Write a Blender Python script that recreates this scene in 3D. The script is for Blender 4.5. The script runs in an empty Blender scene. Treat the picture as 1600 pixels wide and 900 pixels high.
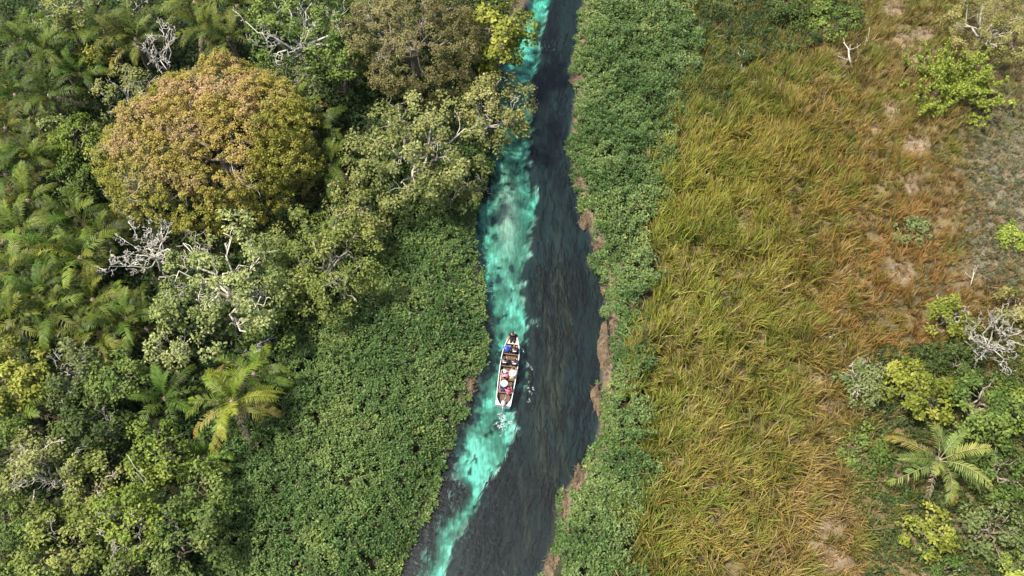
import bpy, bmesh, math, random
import numpy as np
from mathutils import Vector, Matrix

# ------------------------------------------------------------------ camera
CAM_H = 48.0
PITCH = math.radians(62.0)
FPX = 800.0 / math.tan(math.radians(32.5))
scene = bpy.context.scene
col = scene.collection
cam_data = bpy.data.cameras.new("camera")
cam_data.sensor_width = 36.0
cam_data.lens = 18.0 / math.tan(math.radians(32.5))
cam_data.clip_start = 0.5
cam_data.clip_end = 6000.0
cam = bpy.data.objects.new("camera", cam_data)
cam.location = (0, 0, CAM_H)
cam.rotation_euler = (math.pi / 2 - PITCH, 0, 0)
col.objects.link(cam)
scene.camera = cam

# ------------------------------------------------------------------ sky, sun
SUN_EL = math.radians(64.0)
SUN_AZ = math.radians(268.0)          # compass: 0 = +Y, 90 = +X -> the sun stands to the left
world = bpy.data.worlds.new("World")
scene.world = world
world.use_nodes = True
wn = world.node_tree
for n in list(wn.nodes):
    wn.nodes.remove(n)
sky = wn.nodes.new("ShaderNodeTexSky")
sky.sky_type = 'NISHITA'
sky.sun_disc = False
sky.sun_elevation = SUN_EL
sky.sun_rotation = SUN_AZ
sky.air_density = 1.0
sky.dust_density = 3.5
bg = wn.nodes.new("ShaderNodeBackground")
bg.inputs[1].default_value = 0.122
wo = wn.nodes.new("ShaderNodeOutputWorld")
wn.links.new(sky.outputs[0], bg.inputs[0])
wn.links.new(bg.outputs[0], wo.inputs[0])
sun_data = bpy.data.lights.new("sun", 'SUN')
sun_data.energy = 4.0
sun_data.angle = math.radians(3.5)
sun_data.color = (1.0, 0.945, 0.84)
sun = bpy.data.objects.new("sun", sun_data)
sdir = Vector((math.sin(SUN_AZ) * math.cos(SUN_EL), math.cos(SUN_AZ) * math.cos(SUN_EL), math.sin(SUN_EL)))
sun.rotation_euler = sdir.to_track_quat('Z', 'Y').to_euler()
sun.location = (-30, 30, 80)
col.objects.link(sun)
scene.view_settings.view_transform = 'Standard'
scene.view_settings.look = 'None'
scene.view_settings.gamma = 1.0
scene.view_settings.use_curve_mapping = False
scene.view_settings.exposure = 1.40
scene.render.engine = 'CYCLES'
scene.cycles.max_bounces = 8
scene.cycles.transparent_max_bounces = 16
scene.cycles.caustics_reflective = False
scene.cycles.caustics_refractive = False

# ------------------------------------------------------------------ helpers
cp, sp = math.cos(PITCH), math.sin(PITCH)

def at(px, py, z=0.0):
    """point at height z seen at a place of the 1600x900 photograph"""
    px = np.asarray(px, float); py = np.asarray(py, float)
    rx = px - 800.0
    ry = cp * FPX + sp * (450.0 - py)
    rz = -sp * FPX + cp * (450.0 - py)
    t = (z - CAM_H) / rz
    return np.stack([rx * t, ry * t, np.zeros_like(px) + z], -1)

def proj(P):
    P = np.asarray(P, float)
    x, y, z = P[..., 0], P[..., 1], P[..., 2] - CAM_H
    d = y * cp - z * sp
    u = y * sp + z * cp
    return 800 + FPX * x / d, 450 - FPX * u / d

def depth_at(P):
    return P[1] * cp - (P[2] - CAM_H) * sp

def hash2(ix, iy, seed):
    h = (ix.astype(np.int64) * 374761393 + iy.astype(np.int64) * 668265263 + seed * 974634541) & 0xFFFFFFFF
    h = ((h ^ (h >> 13)) * 1274126177) & 0xFFFFFFFF
    h = (h ^ (h >> 16)) & 0xFFFFFFFF
    return h / 4294967295.0

def noise2(x, y, seed=0):
    x = np.asarray(x, float); y = np.asarray(y, float)
    ix, iy = np.floor(x), np.floor(y)
    fx, fy = x - ix, y - iy
    fx = fx * fx * (3 - 2 * fx); fy = fy * fy * (3 - 2 * fy)
    a = hash2(ix, iy, seed); b = hash2(ix + 1, iy, seed)
    c = hash2(ix, iy + 1, seed); d = hash2(ix + 1, iy + 1, seed)
    return (a + (b - a) * fx) * (1 - fy) + (c + (d - c) * fx) * fy

def fbm2(x, y, seed=0, octv=4):
    s = 0; a = 0.5; t = 0
    for o in range(octv):
        s = s + a * noise2(x * 2 ** o + 17.3 * o, y * 2 ** o - 9.1 * o, seed + o)
        t += a; a *= 0.5
    return s / t

def sstep(a, b, x):
    t = np.clip((x - a) / (b - a), 0, 1)
    return t * t * (3 - 2 * t)

def unit(v):
    return v / np.maximum(np.linalg.norm(v, axis=-1, keepdims=True), 1e-9)

def inside(poly, x, y):
    c = np.zeros(x.shape, bool)
    n = len(poly)
    j = n - 1
    for i in range(n):
        xi, yi = poly[i]; xj, yj = poly[j]
        if yi != yj:
            k = ((yi > y) != (yj > y)) & (x < (xj - xi) * (y - yi) / (yj - yi) + xi)
            c ^= k
        j = i
    return c

def sdist(poly, x, y):
    """signed distance to a closed polygon, negative inside"""
    d = np.full(x.shape, 1e9)
    n = len(poly)
    for i in range(n):
        a = np.array(poly[i - 1]); b = np.array(poly[i])
        ab = b - a
        L = max(ab @ ab, 1e-9)
        t = np.clip(((x - a[0]) * ab[0] + (y - a[1]) * ab[1]) / L, 0, 1)
        d = np.minimum(d, (x - a[0] - t * ab[0]) ** 2 + (y - a[1] - t * ab[1]) ** 2)
    d = np.sqrt(d)
    return np.where(inside(poly, x, y), -d, d)

def mesh_from(name, V, faces, C=None, smooth=False):
    """faces: list of integer arrays (n,k)"""
    V = np.asarray(V, np.float32)
    me = bpy.data.meshes.new(name)
    me.vertices.add(len(V))
    me.vertices.foreach_set("co", V.ravel())
    tot = np.concatenate([np.full(len(f), f.shape[1], np.int32) for f in faces])
    idx = np.concatenate([np.asarray(f, np.int32).ravel() for f in faces])
    me.loops.add(len(idx))
    me.loops.foreach_set("vertex_index", idx)
    me.polygons.add(len(tot))
    st = np.zeros(len(tot), np.int32); st[1:] = np.cumsum(tot)[:-1]
    me.polygons.foreach_set("loop_start", st)
    me.polygons.foreach_set("loop_total", tot)
    if smooth:
        me.polygons.foreach_set("use_smooth", np.ones(len(tot), bool))
    me.update(calc_edges=True)
    if C is not None:
        at_ = me.attributes.new("Col", 'FLOAT_COLOR', 'POINT')
        C4 = np.ones((len(V), 4), np.float32); C4[:, :3] = C
        at_.data.foreach_set("color", C4.ravel())
    return me

def link(name, me, mat=None, parent=None, loc=None, color=None):
    o = bpy.data.objects.new(name, me)
    col.objects.link(o)
    if mat is not None and me is not None and len(me.materials) == 0:
        me.materials.append(mat)
    if parent is not None:
        o.parent = parent
    if loc is not None:
        o.location = [float(c) for c in loc]
    if color is not None:
        o.color = (color[0], color[1], color[2], 1.0)
    return o

def tag(o, label=None, cat=None, group=None, kind=None):
    if label: o["label"] = label
    if cat: o["category"] = cat
    if group: o["group"] = group
    if kind: o["kind"] = kind
    return o

def empty(name, loc, rz=0.0):
    o = bpy.data.objects.new(name, None)
    o.empty_display_size = 0.3
    o.location = [float(c) for c in loc]
    o.rotation_euler = (0, 0, rz)
    col.objects.link(o)
    return o

# ------------------------------------------------------------------ materials
def new_mat(name):
    m = bpy.data.materials.new(name)
    m.use_nodes = True
    nt = m.node_tree
    for n in list(nt.nodes):
        nt.nodes.remove(n)
    out = nt.nodes.new("ShaderNodeOutputMaterial")
    return m, nt, out

def N(nt, kind, **kw):
    n = nt.nodes.new(kind)
    for k, v in kw.items():
        setattr(n, k, v)
    return n

def leaf_material(name, rough=0.5, spec=0.35, trans=0.3, jitter=0.25, use_obj=True):
    m, nt, out = new_mat(name)
    a = N(nt, "ShaderNodeAttribute"); a.attribute_name = "Col"
    oi = N(nt, "ShaderNodeObjectInfo")
    mul = N(nt, "ShaderNodeMixRGB", blend_type='MULTIPLY'); mul.inputs[0].default_value = 1.0
    nt.links.new(a.outputs["Color"], mul.inputs[1])
    if use_obj:
        nt.links.new(oi.outputs["Color"], mul.inputs[2])
    else:
        mul.inputs[2].default_value = (1, 1, 1, 1)
    g = N(nt, "ShaderNodeNewGeometry")
    # each leaf differs a little from the next
    mr = N(nt, "ShaderNodeMapRange"); mr.inputs[3].default_value = 1 - jitter; mr.inputs[4].default_value = 1 + jitter
    nt.links.new(g.outputs["Random Per Island"], mr.inputs[0])
    mul2 = N(nt, "ShaderNodeMixRGB", blend_type='MULTIPLY'); mul2.inputs[0].default_value = 1.0
    nt.links.new(mul.outputs[0], mul2.inputs[1])
    nt.links.new(mr.outputs[0], mul2.inputs[2])
    p = N(nt, "ShaderNodeBsdfPrincipled")
    p.inputs["Roughness"].default_value = rough
    p.inputs["Specular IOR Level"].default_value = spec
    nt.links.new(mul2.outputs[0], p.inputs["Base Color"])
    t = N(nt, "ShaderNodeBsdfTranslucent")
    nt.links.new(mul2.outputs[0], t.inputs[0])
    mx = N(nt, "ShaderNodeMixShader"); mx.inputs[0].default_value = trans
    nt.links.new(p.outputs[0], mx.inputs[1]); nt.links.new(t.outputs[0], mx.inputs[2])
    nt.links.new(mx.outputs[0], out.inputs[0])
    return m

def noise_material(name, c1, c2, scale=3.0, rough=0.8, spec=0.3, bump=0.3, metallic=0.0, detail=6.0, use_obj=False, stretch=None):
    m, nt, out = new_mat(name)
    tc = N(nt, "ShaderNodeTexCoord")
    mp = N(nt, "ShaderNodeMapping")
    if stretch: mp.inputs["Scale"].default_value = stretch
    nt.links.new(tc.outputs["Object"], mp.inputs[0])
    n = N(nt, "ShaderNodeTexNoise"); n.inputs["Scale"].default_value = scale; n.inputs["Detail"].default_value = detail
    nt.links.new(mp.outputs[0], n.inputs[0])
    cr = N(nt, "ShaderNodeValToRGB")
    cr.color_ramp.elements[0].position = 0.3; cr.color_ramp.elements[1].position = 0.7
    cr.color_ramp.elements[0].color = (*c1, 1); cr.color_ramp.elements[1].color = (*c2, 1)
    nt.links.new(n.outputs[0], cr.inputs[0])
    p = N(nt, "ShaderNodeBsdfPrincipled")
    p.inputs["Roughness"].default_value = rough
    p.inputs["Specular IOR Level"].default_value = spec
    p.inputs["Metallic"].default_value = metallic
    if use_obj:
        oi = N(nt, "ShaderNodeObjectInfo")
        mul = N(nt, "ShaderNodeMixRGB", blend_type='MULTIPLY'); mul.inputs[0].default_value = 1.0
        nt.links.new(cr.outputs[0], mul.inputs[1]); nt.links.new(oi.outputs["Color"], mul.inputs[2])
        nt.links.new(mul.outputs[0], p.inputs["Base Color"])
    else:
        nt.links.new(cr.outputs[0], p.inputs["Base Color"])
    if bump:
        b = N(nt, "ShaderNodeBump"); b.inputs["Strength"].default_value = bump; b.inputs["Distance"].default_value = 0.05
        nt.links.new(n.outputs[0], b.inputs["Height"]); nt.links.new(b.outputs[0], p.inputs["Normal"])
    nt.links.new(p.outputs[0], out.inputs[0])
    return m

M = {}
M['leaf'] = leaf_material("leaf", rough=0.6, spec=0.14, trans=0.38, jitter=0.3)
M['grass'] = leaf_material("grass_blade", rough=0.7, spec=0.1, trans=0.42, jitter=0.3)
M['marsh'] = leaf_material("marsh_leaf", rough=0.5, spec=0.2, trans=0.32, jitter=0.35)
M['frond'] = leaf_material("palm_frond", rough=0.5, spec=0.14, trans=0.22, jitter=0.3)
M['bark'] = noise_material("bark", (0.11, 0.085, 0.06), (0.24, 0.2, 0.16), 4.0, 0.85, 0.2, 0.5, use_obj=True)
M['pale_bark'] = noise_material("pale_bark", (0.24, 0.22, 0.19), (0.46, 0.44, 0.39), 3.0, 0.8, 0.2, 0.4, use_obj=True)

def attr_material(name, rough=0.9, spec=0.2, fine=None, bump=0.4, fine_scale=6.0, stretch=(1, 1, 1)):
    """vertex colour with a fine grain on top"""
    m, nt, out = new_mat(name)
    a = N(nt, "ShaderNodeAttribute"); a.attribute_name = "Col"
    tc = N(nt, "ShaderNodeTexCoord")
    mp = N(nt, "ShaderNodeMapping"); mp.inputs["Scale"].default_value = stretch
    nt.links.new(tc.outputs["Object"], mp.inputs[0])
    n = N(nt, "ShaderNodeTexNoise"); n.inputs["Scale"].default_value = fine_scale; n.inputs["Detail"].default_value = 8.0
    n.inputs["Roughness"].default_value = 0.65
    nt.links.new(mp.outputs[0], n.inputs[0])
    mr = N(nt, "ShaderNodeMapRange"); mr.inputs[1].default_value = 0.25; mr.inputs[2].default_value = 0.75
    mr.inputs[3].default_value = 0.45; mr.inputs[4].default_value = 1.5
    nt.links.new(n.outputs[0], mr.inputs[0])
    mul = N(nt, "ShaderNodeMixRGB", blend_type='MULTIPLY'); mul.inputs[0].default_value = 1.0
    nt.links.new(a.outputs["Color"], mul.inputs[1]); nt.links.new(mr.outputs[0], mul.inputs[2])
    p = N(nt, "ShaderNodeBsdfPrincipled"); p.inputs["Roughness"].default_value = rough
    p.inputs["Specular IOR Level"].default_value = spec
    nt.links.new(mul.outputs[0], p.inputs["Base Color"])
    b = N(nt, "ShaderNodeBump"); b.inputs["Strength"].default_value = bump; b.inputs["Distance"].default_value = 0.06
    nt.links.new(n.outputs[0], b.inputs["Height"]); nt.links.new(b.outputs[0], p.inputs["Normal"])
    nt.links.new(p.outputs[0], out.inputs[0])
    return m

M['ground'] = attr_material("ground_soil", 0.95, 0.1, bump=0.7, fine_scale=3.5)
M['bed'] = attr_material("river_bed_sand_and_weed", 0.9, 0.15, bump=0.5, fine_scale=3.0, stretch=(2.2, 0.55, 1))
M['mud'] = attr_material("dry_mud_mat", 0.95, 0.1, bump=0.8, fine_scale=7.0)

# water: clear skin with sky reflection over an absorbing body
m, nt, out = new_mat("river_water")
tr = N(nt, "ShaderNodeBsdfTransparent")
gl = N(nt, "ShaderNodeBsdfGlossy"); gl.inputs["Roughness"].default_value = 0.22
fr = N(nt, "ShaderNodeFresnel"); fr.inputs[0].default_value = 1.33
tc = N(nt, "ShaderNodeTexCoord"); mp = N(nt, "ShaderNodeMapping"); mp.inputs["Scale"].default_value = (1.0, 1.7, 1.0)
n1 = N(nt, "ShaderNodeTexNoise"); n1.inputs["Scale"].default_value = 2.6; n1.inputs["Detail"].default_value = 4.0
n1.inputs["Distortion"].default_value = 0.8
nt.links.new(tc.outputs["Object"], mp.inputs[0]); nt.links.new(mp.outputs[0], n1.inputs[0])
b = N(nt, "ShaderNodeBump"); b.inputs["Strength"].default_value = 0.5; b.inputs["Distance"].default_value = 0.05
nt.links.new(n1.outputs[0], b.inputs["Height"])
nt.links.new(b.outputs[0], gl.inputs["Normal"]); nt.links.new(b.outputs[0], fr.inputs["Normal"])
mx = N(nt, "ShaderNodeMixShader")
nt.links.new(fr.outputs[0], mx.inputs[0]); nt.links.new(tr.outputs[0], mx.inputs[1]); nt.links.new(gl.outputs[0], mx.inputs[2])
nt.links.new(mx.outputs[0], out.inputs["Surface"])
va = N(nt, "ShaderNodeVolumeAbsorption")
va.inputs["Color"].default_value = (0.0, 0.92, 0.80, 1)
va.inputs["Density"].default_value = 0.72
nt.links.new(va.outputs[0], out.inputs["Volume"])
M['water'] = m

# ------------------------------------------------------------------ the river and the land, from measured outlines
def W(pts, z=0.0):
    p = np.array(pts, float)
    return [tuple(q[:2]) for q in at(p[:, 0], p[:, 1], z)]

bank_right = [(915, 0), (906, 60), (893, 110), (906, 130), (899, 180), (893, 230), (904, 280), (912, 330), (922, 352), (938, 385),
              (922, 408), (952, 428), (950, 490), (962, 505), (956, 540), (944, 580), (944, 620), (942, 660), (934, 700), (926, 725),
              (905, 745), (882, 775), (880, 810), (868, 860), (850, 900)]
bank_left = [(822, 0), (778, 80), (770, 150), (768, 210), (762, 262), (738, 320), (736, 370), (746, 420), (750, 470), (752, 530),
             (748, 570), (733, 605), (722, 640), (704, 690), (681, 722), (676, 760), (662, 800), (640, 850), (612, 895), (608, 900)]
WR = W(bank_right); WL = W(bank_left)
# the river goes on beyond the frame at both ends
WR = [(WR[0][0] + 9.0, WR[0][1] + 34.0), (WR[0][0] + 2.5, WR[0][1] + 14.0)] + WR + [(WR[-1][0] - 4.0, WR[-1][1] - 9), (WR[-1][0] - 10, WR[-1][1] - 26)]
WL = [(WL[0][0] + 8.0, WL[0][1] + 34.0), (WL[0][0] + 2.0, WL[0][1] + 14.0)] + WL + [(WL[-1][0] - 5.0, WL[-1][1] - 9), (WL[-1][0] - 13, WL[-1][1] - 26)]
river_poly = WR + WL[::-1]
chan_r = [(857, 0), (842, 60), (846, 92), (830, 130), (828, 195), (828, 262), (842, 310), (826, 380), (820, 420), (816, 460),
          (828, 490), (824, 525), (824, 560), (818, 600), (803, 640), (797, 680), (776, 718), (748, 752), (741, 790), (716, 812), (704, 862), (688, 900)]
chan_l = [(822, 0), (782, 90), (768, 150), (770, 210), (765, 285), (739, 330), (740, 385), (752, 440), (763, 490), (764, 540),
          (752, 590), (738, 650), (718, 690), (711, 725), (737, 762), (722, 790), (694, 802), (682, 850), (658, 900)]
CR = W(chan_r); CL = W(chan_l)
CR = [(CR[0][0] + 8.5, CR[0][1] + 34.0)] + CR + [(CR[-1][0] - 8, CR[-1][1] - 25)]
CL = [(CL[0][0] + 7.5, CL[0][1] + 34.0)] + CL + [(CL[-1][0] - 9.5, CL[-1][1] - 25)]
chan_poly = CR + CL[::-1]

dry_spots = [(1440, 60, 16), (1408, 70, 18), (1430, 100, 16), (1390, 20, 20), (1425, 235, 22), (1385, 175, 14), (1360, 210, 12), (1160, 350, 14), (1435, 235, 14), (1405, 435, 24),
             (1385, 190, 10), (1240, 300, 10), (1420, 300, 14), (1290, 830, 20), (1270, 860, 16), (1285, 790, 16), (1300, 880, 24),
             (1270, 600, 18), (1285, 645, 18), (1100, 290, 12), (1235, 690, 10), (1110, 810, 16), (1160, 560, 10), (1460, 160, 14), (1310, 100, 10)]
def dryness(px, py):
    d = np.zeros(px.shape)
    for (x, y, r) in dry_spots:
        d = np.maximum(d, np.exp(-(((px - x) / r) ** 2 + ((py - y) / (r * 0.8)) ** 2)))
    return d

def land_height(x, y, d):
    h = np.clip(d * 0.55, -0.6, 0.32)
    return h + 0.06 * (fbm2(x * 0.3, y * 0.3, 5, 3) - 0.5) * sstep(0.2, 2.0, d)

def build_ground():
    xs = np.concatenate([[-2500, -800, -300, -120, -70], np.arange(-50, 50.01, 0.4), [70, 120, 300, 800, 2500]])
    ys = np.concatenate([[-2500, -800, -300, -120, -50, -20], np.arange(-2, 66.01, 0.4), [80, 120, 300, 800, 2500]])
    X, Y = np.meshgrid(xs, ys)
    x, y = X.ravel(), Y.ravel()
    d = sdist(river_poly, x, y)
    z = land_height(x, y, d) - 2.3 * sstep(0.0, 1.0, -d)
    px, py = proj(np.stack([x, y, 0 * x], -1))
    front = (y * cp + CAM_H * sp) > 5
    px = np.where(front, px, -500)
    litter = np.array([0.026, 0.027, 0.014]); soil = np.array([0.165, 0.128, 0.088]); straw = np.array([0.13, 0.098, 0.05])
    C = np.tile(litter, (len(x), 1))
    f = fbm2(x * 0.6, y * 0.6, 31, 4)
    right = sstep(1000, 1060, px)
    C = C + (straw - C) * (right * (0.25 + 0.6 * sstep(0.4, 0.65, f)))[:, None]
    dr = np.clip(dryness(px, py) * 1.0 * right, 0, 0.75)
    C = C + (soil - C) * dr[:, None]
    sc = sstep(1490, 1540, px) * sstep(470, 400, py) * sstep(170, 240, py)
    C = C + (np.array([0.115, 0.102, 0.072]) - C) * (sc * 0.8)[:, None]
    nx, ny = len(xs), len(ys)
    i = np.arange(nx * ny).reshape(ny, nx)
    F = np.stack([i[:-1, :-1], i[:-1, 1:], i[1:, 1:], i[1:, :-1]], -1).reshape(-1, 4)
    me = mesh_from("ground", np.stack([x, y, z], -1), [F], C, smooth=True)
    tag(link("ground", me, M['ground']), kind="structure")

def build_bed():
    st = 0.12
    xs = np.arange(-22, 14, st); ys = np.arange(-12, 66, st)
    X, Y = np.meshgrid(xs, ys)
    x, y = X.ravel(), Y.ravel()
    d = sdist(river_poly, x, y)
    keep = (d < 0.5)
    wx = (fbm2(x * 0.9, y * 0.6, 3, 4) - 0.5) * 0.8
    wy = (fbm2(x * 0.9, y * 0.6, 8, 4) - 0.5) * 0.8
    dc = sdist(chan_poly, x + wx, y + wy)
    dc = dc - 0.28 * sstep(17.5, 15.0, y)
    fine = fbm2(x * 2.2, y * 1.8, 11, 5) - 0.5
    px, py = proj(np.stack([x, y, 0 * x], -1))
    deep = sstep(0.35, -0.55, dc)                       # the channel's own trough
    sand = sstep(0.10, -0.12, dc + fine * 1.15)         # where its floor is bare
    sand = sand * (1 - 0.32 * sstep(0.56, 0.72, fbm2(x * 1.2, y * 0.8, 41, 5)))
    edge_in = sstep(-0.9, -0.1, dc) * sstep(0.15, -0.1, dc)
    sand = sand * (1 - 0.7 * edge_in * sstep(0.50, 0.62, fbm2(x * 2.4, y * 2.0, 43, 4)))
    clots = [(775, 362, 8), (770, 340, 6), (779, 430, 7), (800, 410, 7), (790, 470, 5), (785, 515, 6), (778, 556, 6), (768, 300, 5), (832, 188, 8), (838, 40, 8), (803, 656, 8), (776, 654, 8), (842, 30, 8), (800, 445, 4), (772, 390, 5)]
    for (cx, cy, r) in clots:
        g = np.exp(-(((px - cx) / r) ** 2 + ((py - cy) / (1.2 * r)) ** 2)) + 2.0 * fine
        sand = sand * (1 - 0.8 * sstep(0.42, 0.80, g))
    # loose drifts out in the weed
    for (cx, cy, r) in [(858, 70, 9), (700, 770, 10), (694, 745, 6), (835, 498, 8), (842, 506, 6), (722, 735, 7), (716, 750, 6)]:
        g = np.exp(-(((px - cx) / r) ** 2 + ((py - cy) / r) ** 2)) + 0.9 * fine
        sand = np.maximum(sand, 0.5 * sstep(0.40, 0.85, g))
    weed_h = -0.42 + 0.10 * (fbm2(x * 1.6, y * 0.5, 21, 4) - 0.5)
    chan_h = -0.98 + 0.30 * (fbm2(x * 0.5, y * 0.35, 23, 3) - 0.5) + 0.06 * (fbm2(x * 2.2, y * 1.8, 29, 3) - 0.5)
    # the long pale shoal in the middle reach lies nearer the surface
    shoal = np.exp(-(((px - 792) / 20) ** 2 + ((py - 325) / 75) ** 2))
    chan_h = chan_h + 0.62 * shoal
    z = weed_h + (chan_h - weed_h) * deep
    zb = land_height(x, y, d) + 0.015
    k = sstep(-0.7, 0.0, d)
    z = z * (1 - k) + zb * k
    # colours: pale limy sand, dark weed, brown weed streaks, silt along the banks
    sand_c = np.array([0.145, 0.148, 0.128]); pale = np.array([0.285, 0.29, 0.27]); silt = np.array([0.085, 0.086, 0.072])
    q1 = fbm2(x * 0.8, y * 0.6, 53, 4) - 0.5; q2 = fbm2(x * 0.8, y * 0.6, 57, 4) - 0.5
    v = fbm2(x * 1.5 + q1 * 3.5, y * 0.9 + q2 * 3.5, 51, 5)
    S = sand_c + (pale - sand_c) * sstep(0.50, 0.66, v)[:, None] + (silt - sand_c) * sstep(0.50, 0.36, v)[:, None]
    edge_b = np.exp(-((px - (832 - 0.02 * (py - 300))) / 12) ** 2) * sstep(240, 290, py) * sstep(540, 480, py)
    wake = sstep(655, 690, py)
    S = S + (pale - S) * np.clip(0.7 * edge_b * sstep(0.4, 0.6, v) + 0.35 * wake * sstep(0.45, 0.6, v), 0, 1)[:, None]
    S = S + (np.array([0.215, 0.21, 0.175]) - S) * (0.8 * shoal)[:, None]
    st_n = fbm2(x * 3.2 + 0.9 * np.sin(y * 0.5), y * 0.28, 61, 4)
    dark = np.array([0.0065, 0.0068, 0.0072]); blue = np.array([0.0085, 0.0105, 0.012]); brown = np.array([0.032, 0.023, 0.014])
    Wd = dark + (blue - dark) * sstep(0.35, 0.7, fbm2(x * 0.5, y * 0.25, 71, 4))[:, None]
    band = np.exp(-((px - (872 + (py - 450) * -0.05)) / 32) ** 2) * sstep(330, 470, py)
    bb = np.clip(band * 0.7 * sstep(0.42, 0.62, st_n) + 0.18 * sstep(0.55, 0.75, st_n), 0, 1)
    Wd = Wd + (brown - Wd) * bb[:, None]
    C = Wd + (S - Wd) * (sand ** 1.3)[:, None]
    mud = np.array([0.10, 0.075, 0.05])
    C = C + (mud - C) * (sstep(-0.35, 0.05, d))[:, None]
    nx, ny = len(xs), len(ys)
    i = np.arange(nx * ny).reshape(ny, nx)
    F = np.stack([i[:-1, :-1], i[:-1, 1:], i[1:, 1:], i[1:, :-1]], -1).reshape(-1, 4)
    F = F[keep[F].all(1)]
    used = np.unique(F)
    remap = np.zeros(nx * ny, np.int64); remap[used] = np.arange(len(used))
    me = mesh_from("river_bed", np.stack([x, y, z], -1)[used], [remap[F]], C[used], smooth=True)
    tag(link("river_bed", me, M['bed']), kind="structure")
    return

def build_water():
    # closed body of water, a little wider than the open channel so that the banks cut its edge
    pts = np.array(river_poly)
    n = len(WR)
    R = np.array(WR) + np.array([0.9, 0]); L = np.array(WL) - np.array([0.9, 0])
    ring = np.concatenate([R, L[::-1]])
    bm = bmesh.new()
    top = [bm.verts.new((p[0], p[1], 0.0)) for p in ring]
    bot = [bm.verts.new((p[0], p[1], -2.9)) for p in ring]
    bm.faces.new(top); bm.faces.new(bot[::-1])
    for i in range(len(ring)):
        j = (i + 1) % len(ring)
        bm.faces.new((top[j], top[i], bot[i], bot[j]))
    bmesh.ops.recalc_face_normals(bm, faces=bm.faces[:])
    bmesh.ops.triangulate(bm, faces=bm.faces[:])
    me = bpy.data.meshes.new("river_water")
    bm.to_mesh(me); bm.free()
    tag(link("river_water", me, M['water']), kind="structure")

build_ground()
build_bed()
build_water()

# ------------------------------------------------------------------ leaves, blades, tubes
def leaf_quads(P, D, Nn, L, Wd, bend=0.12):
    S = unit(np.cross(D, Nn))
    Nn = np.cross(S, D)
    L = L[:, None]; Wd = Wd[:, None]
    mid = P + D * L * 0.5 + Nn * L * bend
    V = np.stack([P, mid + S * Wd * 0.5, P + D * L, mid - S * Wd * 0.5], 1)
    return V

def quads_to_mesh(name, V, C):
    n = len(V)
    F = np.arange(n * 4).reshape(n, 4)
    return mesh_from(name, V.reshape(-1, 3), [F], np.repeat(C, 4, 0))

def tube_arrays(path, rad, sides):
    path = np.asarray(path, float); rad = np.asarray(rad, float)
    k = len(path)
    T = np.gradient(path, axis=0); T = unit(T)
    ref = np.where(np.abs(T[:, 2:3]) > 0.9, np.array([[1.0, 0, 0]]), np.array([[0, 0, 1.0]]))
    A = unit(np.cross(T, ref)); B = np.cross(T, A)
    ang = np.arange(sides) * 2 * math.pi / sides
    V = path[:, None, :] + rad[:, None, None] * (A[:, None, :] * np.cos(ang)[None, :, None] + B[:, None, :] * np.sin(ang)[None, :, None])
    i = np.arange(k * sides).reshape(k, sides)
    F = np.stack([i[:-1], np.roll(i, -1, 1)[:-1], np.roll(i, -1, 1)[1:], i[1:]], -1).reshape(-1, 4)
    return V.reshape(-1, 3), F, i[0][::-1], i[-1]

def tubes_mesh(name, tubes, caps=True):
    Vs, Fs, o = [], [], 0
    capf = {}
    for (path, rad, sides) in tubes:
        V, F, c0, c1 = tube_arrays(path, rad, sides)
        Vs.append(V); Fs.append(F + o)
        capf.setdefault(sides, []).append(c0 + o); capf[sides].append(c1 + o)
        o += len(V)
    faces = [np.concatenate(Fs)]
    if caps:
        for s, l in capf.items():
            faces.append(np.array(l))
    return mesh_from(name, np.concatenate(Vs), faces, smooth=True)

def crooked(a, b, k, amp, rng):
    a = np.asarray(a, float); b = np.asarray(b, float)
    t = np.linspace(0, 1, k)[:, None]
    P = a + (b - a) * t
    L = np.linalg.norm(b - a)
    J = rng.normal(0, amp * L, (k, 3))
    J = np.cumsum(J, 0); J = J - J[0] - (J[-1] - J[0]) * t
    P = P + J
    return P

def branch_set(a, b, r0, rng, depth=2, amp=0.07, nsub=4, sub_len=0.45, up=0.15, tw=0.012, sides=6):
    """a limb from a to b with side branches and twigs -> list of tubes"""
    k = 7 if depth >= 2 else 5
    P = crooked(a, b, k, amp, rng)
    L = np.linalg.norm(np.asarray(b) - np.asarray(a))
    R = np.linspace(r0, max(r0 * 0.28, tw), k)
    out = [(P, R, max(sides, 3))]
    if depth > 0:
        for q in range(nsub):
            t = 0.3 + 0.7 * (q + rng.uniform(0.2, 0.8)) / nsub
            i = min(int(t * (k - 1)), k - 2)
            f = t * (k - 1) - i
            s = P[i] + (P[i + 1] - P[i]) * f
            ax = unit((P[i + 1] - P[i])[None])[0]
            rv = unit(rng.normal(0, 1, (1, 3)))[0]
            dv = unit((ax * 0.65 + rv * 0.8 + np.array([0, 0, up]))[None])[0]
            l = L * sub_len * rng.uniform(0.6, 1.2) * (1.15 - 0.5 * t)
            rr = max(np.interp(t, np.linspace(0, 1, k), R) * 0.62, tw)
            out += branch_set(s, s + dv * l, rr, rng, depth - 1, amp * 1.2, max(nsub - 1, 2), sub_len * 1.05, up, tw, max(sides - 2, 3))
    return out

def palette(C, t):
    """piecewise interpolation through a list of colours, t in 0..1"""
    C = np.array(C, float)
    x = np.clip(t, 0, 0.9999) * (len(C) - 1)
    i = x.astype(int); f = (x - i)[:, None]
    return C[i] * (1 - f) + C[i + 1] * f

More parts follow.
